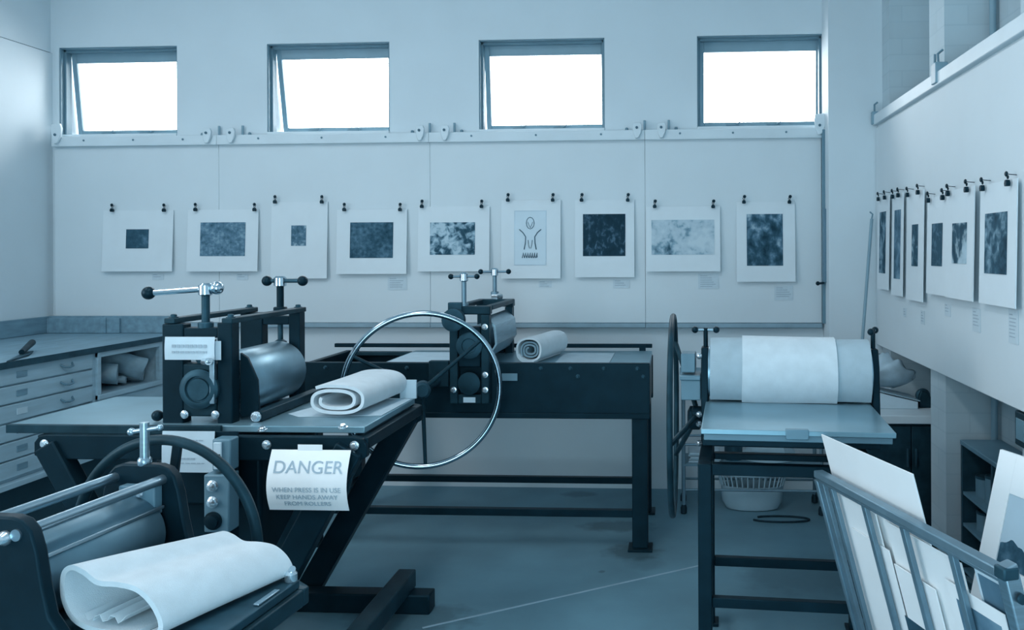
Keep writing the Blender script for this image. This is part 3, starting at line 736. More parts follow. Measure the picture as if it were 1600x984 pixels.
pw = at(550, 700, Y=3.028).x - at(425, 700, Y=3.028).x
paper_sign('white danger notice taped to the edge of the middle press', (425, 702), (549, 795), 3.028,
           [('t', .5, .27, pw * .215, 'DANGER'), ('t', .5, .63, pw * .084, 'WHEN PRESS IS IN USE'), ('t', .5, .755, pw * .084, 'KEEP HANDS AWAY'), ('t', .5, .875, pw * .084, 'FROM ROLLERS')], .045, 'paper', (.33, .64))
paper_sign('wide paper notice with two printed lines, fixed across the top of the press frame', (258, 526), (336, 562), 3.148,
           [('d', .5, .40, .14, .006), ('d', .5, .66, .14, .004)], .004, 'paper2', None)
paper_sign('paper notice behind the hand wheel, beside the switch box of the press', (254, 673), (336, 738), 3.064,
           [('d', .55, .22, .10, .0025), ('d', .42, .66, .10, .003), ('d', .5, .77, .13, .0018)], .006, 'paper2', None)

p_ = at(341, 547, Y=3.16)
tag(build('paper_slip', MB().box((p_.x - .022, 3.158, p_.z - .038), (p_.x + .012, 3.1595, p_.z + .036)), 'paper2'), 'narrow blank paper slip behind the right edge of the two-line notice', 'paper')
# folded felt on the bed
tag(build('felt_blanket', MB().sheet(spiral((-1.375, 3.30, ZR + .031), (1, 0, 0), (0, 0, 1), .265, .135, 1.9, .013, 90, .42, PI * .9), (.03, .43, 0), .013, 8, .004), 'felt'), 'thick white felt blanket rolled flat on the middle press bed', 'blanket')
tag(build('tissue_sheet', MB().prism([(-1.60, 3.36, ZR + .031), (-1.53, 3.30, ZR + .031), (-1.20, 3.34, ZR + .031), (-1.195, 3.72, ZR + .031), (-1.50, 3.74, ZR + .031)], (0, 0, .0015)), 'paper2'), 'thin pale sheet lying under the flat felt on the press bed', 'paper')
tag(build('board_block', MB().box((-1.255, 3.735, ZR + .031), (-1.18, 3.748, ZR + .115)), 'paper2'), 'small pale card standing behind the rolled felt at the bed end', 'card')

# ------------------------------------------------------------------ large press along the back wall
t = thing('etching_press', 'large long etching press with chrome hand wheel standing near the back wall', 'press', (-1.09, 4.76, 0))
for yy, nm in ((4.43, 0), (5.08, 1)):
    build('side_panel', MB().box((-2.05, yy, .715), (-.135, yy + .04, 1.0 if not nm else .962)), 'black', t, 0.004)
    build('lower_lip', MB().box((-2.05, yy - .012, .705), (-.135, yy + .05, .735)), 'black', t, 0.004)
bolts(t, [(x_, 4.43, .972) for x_ in (-1.9, -1.45, -.72, -.56, -.38, -.2)] + [(-.52, 4.43, .93), (-.17, 4.43, .93), (-1.62, 4.43, .93)], (0, -1, 0), .008, m='iron')
build('end_panel', MB().box((-.175, 4.472, .74), (-.14, 5.078, .953)), 'black', t, 0.003)
build('end_panel', MB().box((-2.045, 4.47, .74), (-2.01, 5.08, .99)), 'black', t, 0.003)
build('bed', MB().box((-1.62, 4.475, .9555), (-.14, 5.12, .985)), 'plate', t, 0.003)
build('far_bar', MB().box((-2.14, 5.124, 1.002), (-.14, 5.15, 1.026)), 'black', t, 0.003)
for x_ in (-2.0, -1.08, -.2): build('bar_bracket', MB().box((x_ - .02, 5.1205, .90), (x_ + .02, 5.1235, 1.02)), 'black', t)
build('bed_rail', MB().box((-2.0, 5.02, .963), (-1.625, 5.075, .985)).box((-2.0, 4.475, .963), (-1.625, 4.53, .985)), 'black2', t, 0.003)
for x_ in (-.19, -1.99):
    for y_ in (4.45, 5.08):
        build('leg', MB().box((x_ - .042, y_ - .012, .012), (x_ + .042, y_ + .06, .715)), 'black', t, 0.004)
        build('foot_plate', MB().box((x_ - .065, y_ - .04, 0), (x_ + .065, y_ + .085, .012)), 'black', t, 0.002)
for y_ in (4.46, 5.10):
    build('stretcher', MB().box((-1.95, y_ - .012, .172), (-.23, y_ + .028, .21)), 'black', t, 0.003)
for x_ in (-.19, -1.99): build('cross_stretcher', MB().box((x_ - .02, 4.51, .172), (x_ + .02, 5.07, .21)), 'black', t, 0.003)
# housing
for yy, nm in ((4.40, 0), (5.03, 1)):
    g = MB(); y0, y1 = yy - .035, yy + .035
    if not nm: y0, y1 = 4.37, 4.428
    g.box((-1.20, y0, .79), (-1.155, y1, 1.265)).box((-1.03, y0, .79), (-.985, y1, 1.265)).box((-1.155, y0 + .003, .79), (-1.03, y1 - .003, .84))
    g.box((-1.205, y0, 1.265), (-.98, y1, 1.31))
    build('side_frame', g, 'black2', t, 0.006)
    bb = build('bearing_block', MB().box((-1.152, y0 + .006, .985), (-1.033, y1 - .006, 1.20)), 'black', t, 0.006)
    build('bearing_cap', MB().lathe([(.07, 0), (.07, .012), (.055, .018), (.04, .018), (.036, .012), (.004, .012)], (-1.092, y0 + .006, 1.10), (0, -1, 0), 28), 'iron', bb)
build('lower_bearing', MB().lathe([(.06, 0), (.06, .014), (.035, .02), (.004, .02)], (-1.092, 4.372, .90), (0, -1, 0), 24), 'black2', t)
bolts(t, [(-1.178, 4.37, .865), (-1.008, 4.37, .865), (-1.178, 4.37, 1.20), (-1.008, 4.37, .945), (-1.008, 4.37, 1.2)], (0, -1, 0), .011, m='bolt')
build('maker_plate', MB().box((-1.125, 4.368, .798), (-1.06, 4.371, .826)), 'paper2', t)
build('latch_plate', MB().box((-.93, 4.424, .905), (-.845, 4.43, .945)), 'greybox', t, 0.002)
build('top_roller', MB().tube((-1.092, 4.435, 1.10), (-1.092, 4.99, 1.10), .09, n=48), 'roller', t)
build('drive_pinion', MB().lathe([(.05, 0), (.06, .01), (.06, .05), (.045, .055)], (-1.165, 4.36, 1.24), (0, -1, 0), 24), 'iron', t)
build('top_yoke', MB().box((-1.205, 4.44, 1.285), (-1.165, 5.0, 1.31)).box((-1.02, 4.44, 1.285), (-.98, 5.0, 1.31)), 'black2', t, 0.004)
build('roller_guard', MB().prism([(-1.0, 4.44, 1.03), (-.955, 4.44, 1.10), (-.965, 4.44, 1.20), (-1.02, 4.44, 1.25), (-1.03, 4.44, 1.24), (-.98, 4.44, 1.19), (-.97, 4.44, 1.10), (-1.01, 4.44, 1.035)], (0, .55, 0)), 'steel', t, 0.002)
build('scale_bracket', MB().box((-1.205, 4.36, 1.285), (-1.13, 4.40, 1.33)), 'iron', t, 0.004)
build('screw_nut', MB().lathe([(.035, 0), (.04, .008), (.04, .028), (.02, .036)], (-1.085, 5.03, 1.31), (0, 0, 1), 6), 'bolt', t)
tbar(t, (-1.127, 4.40, 1.30), .175, R(2), .07, .015, .007, .013, 0, ('rack', 'rack', 'clip'))
tbar(t, (-1.098, 5.03, 1.33), .155, R(3), .085, .016, .007, .013, 0, ('rack', 'rack', 'clip'))
# chrome hand wheel
WC = at(660, 609, Y=4.12); wx = Vector((math.sin(R(14)), -math.cos(R(14)), 0)); wu = Vector((math.cos(R(14)), math.sin(R(14)), 0)); wz = Vector((0, 0, 1))
WR = .385
wh = build('hand_wheel', MB().ring(WC, wx, WR, .0145, 96, 14), 'wheelchrome', t)
build('wheel_hub', MB().lathe([(.02, -.05), (.042, -.045), (.042, .02), (.03, .035), (.004, .036)], WC, wx, 24), 'iron', wh)
for a in (-88, 152, 40):
    d = wu * math.cos(R(a)) + wz * math.sin(R(a)); build('spoke', MB().tube(WC + d * .03, WC + d * (WR - .005), .011, .009), 'black2', wh)
build('wheel_shaft', MB().tube(WC - wx * .02, (WC.x - .005, 4.435, WC.z), .022), 'iron', t)
build('gear_cover', MB().box((WC.x - .05, 4.39, WC.z - .03), (WC.x + .06, 4.43, WC.z + .11)), 'black2', t, 0.006)
# rolled felt and papers on it
c0 = at(829, 566, Z=.992)
fr_ = tag(build('felt_roll', MB().sheet(spiral((-.80, 4.53, .9855), (1, 0, 0), (0, 0, 1), .150, .146, 1.25, .011, 90, .84, PI * 1.1), (.09, .42, 0), .011, 8, .003), 'felt'), 'white felt roll with grey core on the bed of the large press', 'blanket')
b = MB().sheet(spiral((-.7965, 4.545, 1.002), (1, 0, 0), (0, 0, 1), .112, .108, 2.3, .010, 90, .3, PI * .6), (.084, .39, 0), .010, 8, .002)
b.bm.transform(Matrix.Translation(-fr_.location)); build('grey_core', b, 'felt3', fr_, world=False)
tag(build('paper_sheet', MB().box((-1.60, 4.52, .9855), (-1.24, 5.0, .9885)), 'paper2'), 'pale sheet lying on the bed of the large press, left of its rollers', 'paper')
tag(build('paper_sheet', MB().box((-.66, 4.55, .9855), (-.36, 4.98, .9885)), 'felt2'), 'pale sheet lying on the bed of the large press, right of the felt roll', 'paper')

# ------------------------------------------------------------------ right-hand press
RZ = R(-4)
O = Vector((.10, 2.95, 0))
t = thing('etching_press', 'etching press on tall black stand with felts over its roller, beside its edge-on hand wheel', 'press', O, RZ)
L = lambda *a, **k: build(*a, world=False, **k)
BW = .66                       # bed width
L('bed', MB().box((-.01, 0, .952), (BW, 1.25, .97)), 'plate', t, bevel=0.002)
L('bed_base', MB().box((.0, .012, .928), (BW - .01, 1.25, .9515)), 'greybox', t, bevel=0.003)
L('under_rail', MB().box((-.005, .05, .90), (BW - .04, .085, .924)).box((-.005, 1.15, .90), (BW - .04, 1.185, .924)), 'black', t, bevel=0.003)
L('bed_stop', MB().box((.285, -.008, .940), (.365, .02, .976)), 'greybox', t, bevel=0.004)
for x_ in (-.03, .585):
    for y_ in (.20, .62):
        L('leg', MB().box((x_, y_, .012), (x_ + .052, y_ + .052, .795)), 'black', t, bevel=0.004)
        L('foot', MB().box((x_ - .015, y_ - .015, 0), (x_ + .067, y_ + .067, .012)), 'black', t, bevel=0.002)
    L('top_side_rail', MB().box((x_, .252, .745), (x_ + .05, .62, .795)), 'black', t, bevel=0.003)
    L('side_stretcher', MB().box((x_ + .01, .252, .255), (x_ + .04, .62, .29)), 'black', t, bevel=0.003)
for y_ in (.205, .625):
    L('top_rail', MB().box((.022, y_, .752 if y_ < .5 else .708), (.585, y_ + .04, .795 if y_ < .5 else .734)), 'black', t, bevel=0.003)
    L('stretcher', MB().box((.022, y_ + .005, .25), (.585, y_ + .038, .288)), 'black', t, bevel=0.003)
# side plates and rollers
RY = .62
for x0, x1 in ((-.03, .0), (.668, .698)):
    g = MB(); g.prism([(x0, RY - .10, .79), (x0, RY - .07, 1.12), (x0, RY - .04, 1.19), (x0, RY + .04, 1.19), (x0, RY + .07, 1.12), (x0, RY + .10, .79)], (x1 - x0, 0, 0))
    L('side_plate', g, 'black', t, bevel=0.005)
L('upper_roller', MB().tube((.0, RY, 1.085), (.668, RY, 1.085), .105, n=48), 'roller', t)
L('lower_roller', MB().tube((.0, RY, .845), (.668, RY, .845), .078, n=40), 'iron', t)
L('cross_tie', MB().tube((-.02, RY - .16, .83), (.69, RY - .16, .83), .012), 'black', t)
gb = L('gear_box', MB().box((-.115, RY - .05, 1.085), (-.055, RY + .05, 1.165)).box((-.115, RY - .06, .97), (-.032, RY + .06, 1.055)).box((-.12, RY - .07, 1.055), (-.032, RY + .07, 1.075)), 'greybox', t, bevel=0.004)
L('bearing_housing', MB().lathe([(.03, 0), (.05, .01), (.05, .05), (.03, .06)], (-.03, RY, .885), (-1, 0, 0), 24), 'black', t)
for p_ in ((-.034, RY - .08, 1.16), (-.034, RY - .10, .92), (-.034, RY - .10, .88), (-.034, RY - .10, .80)):
    L('bolt', MB().lathe([(.013, 0), (.013, .006), (.009, .014), (.004, .016)], p_, (-.6, -.6, 0), 12), 'bolt', t)


def tbar_local(x_, ang):
    s = L('pressure_screw', MB().tube((x_, RY, 1.185), (x_, RY, 1.27), .0095), 'black', t)
    d = Vector((math.cos(ang), math.sin(ang), 0)); c = Vector((x_, RY, 1.262))
    b = L('screw_handle', MB().tube(c - d * .045, c + d * .045, .006), 'steel', t)
    for sg in (1, -1): L('ball_knob', MB().ball(c + d * .045 * sg, .0145), 'clip', b)


tbar_local(-.012, R(4)); tbar_local(.683, R(70))
# hand wheel, seen almost edge-on
wc = Vector((-.150, RY - .02, .905)); wr = .415
wq = [(.0, 0)]
wh = L('hand_wheel', MB().ring(wc, (1, .036, 0), wr, .012, 96, 14), 'black2', t)
for a in (42, 186, 322):
    d = Vector((-.036 * math.cos(R(a)), math.cos(R(a)), math.sin(R(a))))
    L('spoke', MB().path([wc + d * (wr - .01), wc + d * .22 + Vector((.05, 0, 0)), wc + Vector((.10, 0, 0)) + d * .02], .011, 10), 'black2', wh)
L('wheel_hub', MB().lathe([(.018, -.01), (.034, 0), (.034, .07), (.02, .08)], wc + Vector((.085, 0, 0)), (1, 0, 0), 20), 'black', wh)
# felts draped over the roller
def drape(x0, x1, r, mname, label, tail):
    c = Vector((0, RY, 1.085)); P = []
    for k in range(23):
        a = PI + .86 - (k / 22) * (PI * .98 + .86); P.append(c + Vector((0, math.cos(a) * (r + .004), math.sin(a) * (r + .02))))
    P.append(Vector((0, RY + r + .03, .98))); P.append(Vector((0, RY + r + .2, .9765)))
    mw = Matrix.Translation(O) @ Matrix.Rotation(RZ, 4, 'Z')
    b = MB().sheet([Vector((x0, p.y, p.z)) for p in P], (x1 - x0, 0, 0), .007, 12, .004); b.bm.transform(mw)
    return tag(build('felt_blanket', b, mname), label, 'blanket')


drape(.008, .662, .118, 'felt2', 'wide under-felt on the right-hand press, showing at both edges', 0)
drape(.140, .525, .127, 'felt', 'narrower white felt in the middle, on top over the roller of the right-hand press', -.004)
# ------------------------------------------------------------------ metal cart, basket behind the right-hand press
t = thing('metal_cart', 'thin-legged metal cart standing behind the right-hand press', 'cart', (.465, 5.2, 0))
for x_ in (.05, .88):
    for y_ in (5.08, 5.33):
        build('leg', MB().tube((x_, y_, .05), (x_, y_, .83), .012, n=10), 'rack', t)
        build('foot', MB().lathe([(.014, 0), (.02, .004), (.02, .035), (.013, .055)], (x_, y_, 0), (0, 0, 1), 12), 'rubber', t)
build('top', MB().box((.03, 5.05, .83), (.90, 5.36, .85)), 'greybox', t, 0.003)
for z in (.145, .42): build('rail', MB().tube((.05, 5.08, z), (.88, 5.08, z), .008, n=8).tube((.05, 5.33, z), (.88, 5.33, z), .008, n=8).tube((.05, 5.08, z), (.05, 5.33, z), .008, n=8).tube((.88, 5.08, z), (.88, 5.33, z), .008, n=8), 'rack', t)
build('shelf', MB().box((.04, 5.07, .29), (.89, 5.34, .305)), 'greybox', t, 0.002)
tag(build('rag', MB().rings([[Vector((.58, 5.2, .305)) + Vector((math.cos(a) * .16 * s, math.sin(a) * .10 * s, h * 2.2 + .03 * s * noise.noise(Vector((math.cos(a) * 2, math.sin(a) * 2, h * 20))) * (h > .003))) for a in [2 * PI * i / 28 for i in range(28)]] for s, h in ((1.0, .001), (1.0, .018), (.8, .035), (.5, .05), (.1, .055))]), 'plastic'), 'crumpled pale rag heaped on the cart shelf behind the right-hand press', 'rag')
c_ = thing('ink_tin', 'small dark tin beside the rag on the cart shelf', 'can', (.36, 5.2, .305))
build('body', MB().tube((.36, 5.2, .305), (.36, 5.2, .42), .055, n=28), 'iron', c_); build('lid', MB().lathe([(.058, 0), (.058, .012), (.05, .014), (.046, .01)], (.36, 5.2, .4201), (0, 0, 1), 28), 'steel', c_)
c_ = thing('paper_stack', 'loose stack of pale sheets on the cart shelf, left of the dark tin', 'paper', (.18, 5.2, .305))
for k in range(5): build('sheet', MB().box((.08 + .006 * (k % 3), 5.10 + .01 * (k % 2), .3055 + .012 * k), (.27 + .008 * (k % 2), 5.30, .316 + .012 * k)), 'plastic' if k % 2 else 'bag', c_)
t = thing('plastic_basket', 'oval white plastic basket with slotted rim on the floor under the cart', 'basket', (.475, 5.205, 0))
bc = Vector((.475, 5.205, 0))
el = lambda s, z, n=48: [bc + Vector((math.cos(2 * PI * i / n) * .215 * s, math.sin(2 * PI * i / n) * .105 * s, z)) for i in range(n)]
build('bowl', MB().rings([el(.62, 0), el(.74, .006), el(.86, .05), el(.90, .15), el(.88, .15), el(.84, .05), el(.72, .012)], True), 'plastic', t)
build('rim', MB().path(el(1.0, .225), .009, 8, True), 'plastic', t)
g = MB()
for i in range(36):
    a = 2 * PI * i / 36; c_, s_ = math.cos(a), math.sin(a)
    g.tube(bc + Vector((c_ * .215 * .89, s_ * .105 * .89, .147)), bc + Vector((c_ * .215 * .99, s_ * .105 * .99, .224)), .005, n=6)
build('lattice', g, 'plastic', t)
P = [Vector((.62 + .17 * math.cos(a), 4.98 + .055 * math.sin(a), .006)) for a in [R(200) + R(300) * k / 30 for k in range(31)]]
tag(build('power_cord', MB().path(P, .006, 8), 'rubber'), 'dark cord curled on the floor in front of the plastic basket', 'cord')

# cabinet in the back right corner, with things on it
t = thing('storage_cabinet', 'dark storage cabinet with a pale top between press and block wall', 'cabinet', (1.27, 4.85, 0))
build('carcass', MB().box((1.0, 4.62, .06), (1.565, 5.12, .655)), 'black2', t, 0.004)
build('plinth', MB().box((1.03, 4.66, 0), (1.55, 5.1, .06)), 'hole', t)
build('top', MB().box((.98, 4.59, .655), (1.57, 5.14, .70)), 'trim', t, 0.004)
for k, x_ in enumerate((1.005, 1.285)):
    d = build('door', MB().box((x_, 4.604, .08), (x_ + .275, 4.62, .64)), 'black2', t, 0.004)
    build('handle', MB().box((x_ + (.25 if k == 0 else .015), 4.59, .42), (x_ + (.26 if k == 0 else .025), 4.6045, .52)), 'iron', d, 0.002)
t = thing('cardboard_box', 'low pale box with sloping lid on the cabinet in the corner', 'box', (1.15, 4.9, .70))
build('body', MB().prism([(1.0, 4.78, .70), (1.37, 4.78, .70), (1.37, 4.78, .742), (1.22, 4.78, .775), (1.04, 4.78, .825), (1.0, 4.78, .815)], (0, .22, 0)), 'paper2', t, 0.004)
build('lid_flap', MB().prism([(1.015, 4.775, .8365), (1.20, 4.775, .787), (1.38, 4.775, .745), (1.38, 4.775, .749), (1.20, 4.775, .792), (1.015, 4.775, .8415)], (0, .23, 0)), 'plastic', t)
bc = Vector((1.20, 4.90, .752)); rg = []
for k in range(13):
    f = k / 12; ring_ = []
    for i in range(36):
        a = 2 * PI * i / 36; rr = math.sin(PI * (.08 + .87 * f)) ** .7
        p = Vector((math.cos(a) * .19 * rr, math.sin(a) * .10 * rr, .055 + .215 * f - .09 * max(0, math.cos(a)) * f))
        p *= 1 + .26 * noise.noise(p * 9 + Vector((3, 1, 7))) + .16 * noise.noise(p * 26)
        p.z = max(p.z, .050 - .26 * p.x)
        ring_.append(bc + p)
    rg.append(ring_)
tag(build('plastic_bag', MB().rings(rg), 'bag', smooth=60), 'crumpled cloudy plastic bag heaped on the pale box on the corner cabinet', 'bag')
t = thing('tape_dispenser', 'small dark object beside the bag at the back wall end of the cabinet', 'tool', (1.44, 4.86, .70))
build('body', MB().prism([(1.39, 4.82, .70), (1.485, 4.82, .70), (1.47, 4.82, .74), (1.43, 4.82, .79), (1.40, 4.82, .80), (1.385, 4.82, .76)], (0, .06, 0)), 'black2', t, 0.006)
build('roll', MB().ring((1.415, 4.85, .765), (0, 1, 0), .028, .014, 24, 8), 'iron', t)

# low bookcase in the recess of the block wall
t = thing('low_bookcase', 'low dark bookcase standing in the block wall recess behind the print rack', 'bookcase', (1.48, 3.7, 0))
bx0, bx1, by0, by1 = 1.375, 1.568, 3.275, 4.10
build('top', MB().box((bx0 - .004, by0, .662), (bx1, by1, .684)), 'greybox', t, 0.003)
for y_ in (by0, 3.70, by1 - .018): build('side_panel', MB().box((bx0, y_, 0), (bx1, y_ + .018, .661)), 'iron', t, 0.002)
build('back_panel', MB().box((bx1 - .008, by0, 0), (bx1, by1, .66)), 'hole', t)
for z in (.06, .275, .425):
    for a_, b_ in ((by0 + .019, 3.699), (3.719, by1 - .019)): build('shelf', MB().box((bx0 + .004, a_, z), (bx1 - .009, b_, z + .014)), 'greybox', t)
CAN = [('ink can', .05, .11), ('ink can', .045, .09), ('ink can', .05, .10)]
for k, (y_, z, r_, h_, lb) in enumerate(((3.99, .4395, .042, .10, 'grey ink can at the far end of the upper shelf of the bookcase'), (3.88, .4395, .038, .13, 'tall ink can second from the far end of the upper bookcase shelf'), (3.79, .4395, .042, .08, 'squat ink can third from the far end of the upper bookcase shelf'), (3.97, .2895, .045, .09, 'ink can on the middle shelf of the bookcase'), )):
    o = thing('ink_can', lb, 'can', (1.45, y_, z), 0, 'ink cans in the low bookcase')
    build('body', MB().tube((1.45, y_, z), (1.45, y_, z + h_ - .012), r_, n=24), 'greybox', o)
    build('lid', MB().lathe([(r_ + .002, 0), (r_ + .002, .010), (r_ - .006, .012), (r_ - .008, .009)], (1.45, y_, z + h_ - .0119), (0, 0, 1), 24), 'iron', o)

# ------------------------------------------------------------------ print rack in the right foreground
O = Vector((.754, 1.994, 0)); dv = Vector((-.313, .95, 0)).normalized(); RZ = math.atan2(.313, .95)
UL = .873
t = thing('print_rack', 'grey V-shaped slatted rack holding mounted boards, right foreground', 'rack', O, RZ)
xl = lambda z: .28 * (.85 - z)
xr = lambda z: .285 + .25 * (z - .12)


def uof(px):
    py = 740 + (px - 1280) * 150 / 280
    return (at(px, py, Z=.85) - O - Vector((0, 0, .85))).dot(dv)


L = lambda *a, **k: build(*a, world=False, **k)
L('top_rail', MB().box((-.018, -.01, .838), (.017, UL + .005, .862)).box((-.010, -.01, .826), (.012, UL + .005, .838)), 'rack', t, bevel=0.004)
for u, w_ in [(uof(1297), .020), (uof(1348), .022), (uof(1408), .022), (uof(1484), .022), (UL - .012, .03)]:
    L('slat', MB().bar((xl(.826), u, .826), (xl(.10), u, .10), w_, .016, (1, 0, 0)), 'rack', t, bevel=0.002)
L('end_post', MB().bar((-.005, -.03, .875), (xl(.03), -.03, .03), .035, .04, (1, 0, 0)), 'steel', t, bevel=0.004)
L('end_post', MB().bar((xl(.83), UL + .012, .83), (xl(.03), UL + .012, .03), .022, .03, (1, 0, 0)), 'rack', t, bevel=0.004)
L('corner_bracket', MB().box((-.024, -.05, .842), (.018, -.012, .872)), 'iron', t, bevel=0.005)
L('post_bolt', MB().lathe([(.012, 0), (.012, .006), (.006, .009)], (.02, -.052, .80), (0, -1, 0), 12), 'iron', t)
L('bottom_rail', MB().box((xl(.1) - .015, -.03, .10), (xr(.1) + .03, UL + .01, .128)), 'rack', t, bevel=0.004)
L('back_rail', MB().box((xr(.54) + .004, -.03, .515), (xr(.54) + .034, UL - .06, .54)), 'black2', t, bevel=0.004)
for u in (.0, .27, .54, UL - .09): L('slat', MB().bar((xr(.52) + .022, u, .52), (xr(.10) + .022, u, .10), .022, .016, (1, 0, 0)), 'rack', t, bevel=0.002)
for u in (-.03, UL - .02): L('foot', MB().box((-.02, u - .02, 0), (.55, u + .02, .03)), 'rack', t, bevel=0.004); 
for u in (-.03, UL - .02):
    for x_ in (xl(.1) + .0, xr(.1) + .005): L('foot_post', MB().box((x_ - .015, u - .012, .03), (x_ + .015, u + .012, .10)), 'rack', t, bevel=0.003)
MW = Matrix.Translation(O) @ Matrix.Rotation(RZ, 4, 'Z')


def board(name, u0, u1, z0, z1, off, label, m='white', th=.004, art=None, cat='board', lean=xl, sgn=1):
    x = lambda z: lean(z) + sgn * off
    p0 = MW @ Vector((x(z0), (u0 + u1) / 2, z0)); o = thing(name, label, cat, p0, RZ)
    b = MB().prism([(x(z0), u0, z0), (x(z0), u1, z0), (x(z1), u1, z1), (x(z1), u0, z1)], (th * sgn, 0, 0)); b.bm.transform(MW); build('panel', b, m, o, 0.0008)
    if art:
        a0, a1, c0, c1, am, nm = art; xx = lambda z: x(z) - .001 * 1
        b = MB().prism([(xx(c0), a0, c0), (xx(c0), a1, c0), (xx(c1), a1, c1), (xx(c1), a0, c1)], (.0009, 0, 0)); b.bm.transform(MW); build(nm, b, am, o)
    return o


board('white_board', .345, .862, .13, .985, .040, 'tallest white board, standing well above the rail of the rack', 'white', .005)
board('white_board', uof(1352), .855, .13, .80, .020, 'white board seen between the far slats, just lower than the rack rail', 'white')
board('white_board', uof(1362), uof(1306), .13, .70, .014, 'shorter white board behind the far slats of the rack', 'white')
board('white_board', uof(1478), uof(1362), .13, .79, .027, 'white board behind the middle slats of the rack', 'white')
board('white_board', uof(1428), uof(1366), .13, .665, .013, 'low white board with a dark picture at its foot, behind the second rack slat', 'white', art=(uof(1420), uof(1362), .2, .50, art_mat('ink_low_board', [(.3, INK[1]), (.5, INK[2]), (.7, INK[2])], 6, 44), 'artwork'))
board('mounted_print', uof(1540), uof(1450), .13, .72, .015, 'mat with a dark picture behind the slats, beside the near post of the rack', 'white', art=(uof(1530), uof(1462), .40, .68, art_mat('ink_rack', [(.3, INK[2]), (.5, INK[3]), (.7, INK[4])], 9, 40), 'artwork'), cat='print')
board('mounted_print', .02, uof(1495), .13, .80, .034, 'pale mat with a grey corner picture at the near end of the rack', 'paper2', art=(.03, .14, .60, .785, art_mat('ink_rack_grey', [(.3, INK[2]), (.6, INK[3])], 5, 41), 'artwork'), cat='print')
# the framed landscape leaning on the other side
lo = thing('landscape_print', 'large white-matted landscape print with dark trees, leaning in the rack', 'print', MW @ Vector((xr(.13) - .02, .29, .13)), RZ)
u1, u0, z0, z1 = .584, .02, .14, .966
LX = lambda z, e=0: xr(z) - .012 - e


def pan(ua, ub, za, zb, e, th): 
    b = MB().prism([(LX(za, e), ua, za), (LX(za, e), ub, za), (LX(zb, e), ub, zb), (LX(zb, e), ua, zb)], (th, 0, 0)); b.bm.transform(MW); return b


build('backing', pan(u0, u1, z0, z1, 0, .005), 'white', lo)
build('mat_board', pan(u1 - .075, u1, z0, z1, .004, .0035).box((0, 0, 0), (0, 0, 0)) if False else pan(u1 - .075, u1, z0, z1, .004, .0035), 'white', lo)
build('mat_board', pan(u0, u1 - .0755, z1 - .115, z1, .004, .0035), 'white', lo)
build('mat_board', pan(u0, u1 - .0755, z0, .645, .004, .0035), 'white', lo)
build('artwork', pan(u0 + .001, u1 - .076, .646, z1 - .116, .0015, .0012), mat('sky_wash', (.47, .61, .70), .8, var=.06, scale=5), lo)
g = MB(); pts = []
n = 60
for k in range(n + 1):
    u = u0 + .002 + (u1 - .08 - u0) * k / n
    h = .69 + .03 * noise.noise(Vector((u * 9, 2, 0))) + .010 * noise.noise(Vector((u * 40, 5, 0)))
    h += .035 * max(0, 1 - abs(u - .44) / .07)
    pts.append((u, h))
poly = [(LX(h, .0023), u, h) for u, h in pts] + [(LX(.647, .0023), pts[-1][0], .647), (LX(.647, .0023), pts[0][0], .647)]
g.prism(poly, (.0006, 0, 0)); g.bm.transform(MW); build('tree_line', g, art_mat('ink_treeline', [(.3, INK[1]), (.5, INK[2]), (.7, INK[3])], 30, 50), lo)

# ------------------------------------------------------------------ small press in the left foreground
RZ = R(-6); O = Vector((-1.661, 1.968, 0)); BASE_N = Matrix.Translation(O) @ Matrix.Rotation(RZ, 4, 'Z')
t = thing('etching_press', 'small etching press in the left foreground, with two tie rods and black hand wheel', 'press', O, RZ)
prof = [(0, .962), (.06, .962), (.09, .953), (.112, .93), (.128, .88), (.142, .80), (.160, .725), (.20, .675), (.22, .60), (.22, .52)]
for y0, y1 in ((-.035, 0), (.46, .495)):
    poly = [(x, y0, z) for x, z in prof] + [(-x, y0, z) for x, z in prof[::-1][:-1]]
    L('side_frame', MB().prism(poly, (0, y1 - y0, 0)), 'black', t, bevel=0.006)
for x_ in (.075, -.085):
    rd = L('tie_rod', MB().tube((x_, -.04, .92), (x_, .50, .92), .0145, n=20), 'steel', t)
    L('rod_nut', MB().lathe([(.018, 0), (.018, .008), (.011, .018), (.004, .02)], (x_ - .03 if x_ > 0 else x_, -.036, .912), (0, -1, 0), 12), 'bolt', t)
L('upper_roller', MB().lathe([(.04, 0), (.04, .02), (.104, .02), (.107, .025), (.107, .43), (.104, .435), (.04, .435), (.04, .459)], (0, .0005, .769), (0, 1, 0), 64), mat('dull_roller_steel', (.13, .25, .32), .42, metal=.6, var=.15), t)
L('lower_roller', MB().tube((0, .001, .545), (0, .459, .545), .082, n=40), 'iron', t)
L('scraper_edge', MB().bar((.086, .012, .842), (.086, .45, .842), .006, .010), 'steel', t, bevel=0.002)
L('bearing_block', MB().box((-.045, .425, .82), (.075, .4595, .905)), 'greybox', t, bevel=0.004)
for x_ in (-.03, .03): L('bearing_bolt', MB().lathe([(.011, 0), (.011, .006), (.007, .01)], (x_, .424, .885), (0, -1, 0), 12), 'bolt', t)
s = L('pressure_screw', MB().tube((0, .478, .95), (0, .478, 1.085), .0135, n=18).lathe([(.018, 0), (.02, .004), (.02, .018), (.016, .024)], (0, .478, .955), (0, 0, 1), 18), 'steel', t)
L('screw_pin', MB().tube((-.045, .478, 1.055), (.05, .478, 1.07), .007, n=12).ball((-.045, .478, 1.055), .012).ball((.052, .478, 1.071), .010), 'steel', s)
L('bed', MB().box((-.55, .035, .636), (.54, .425, .66)), 'iron', t, bevel=0.003)
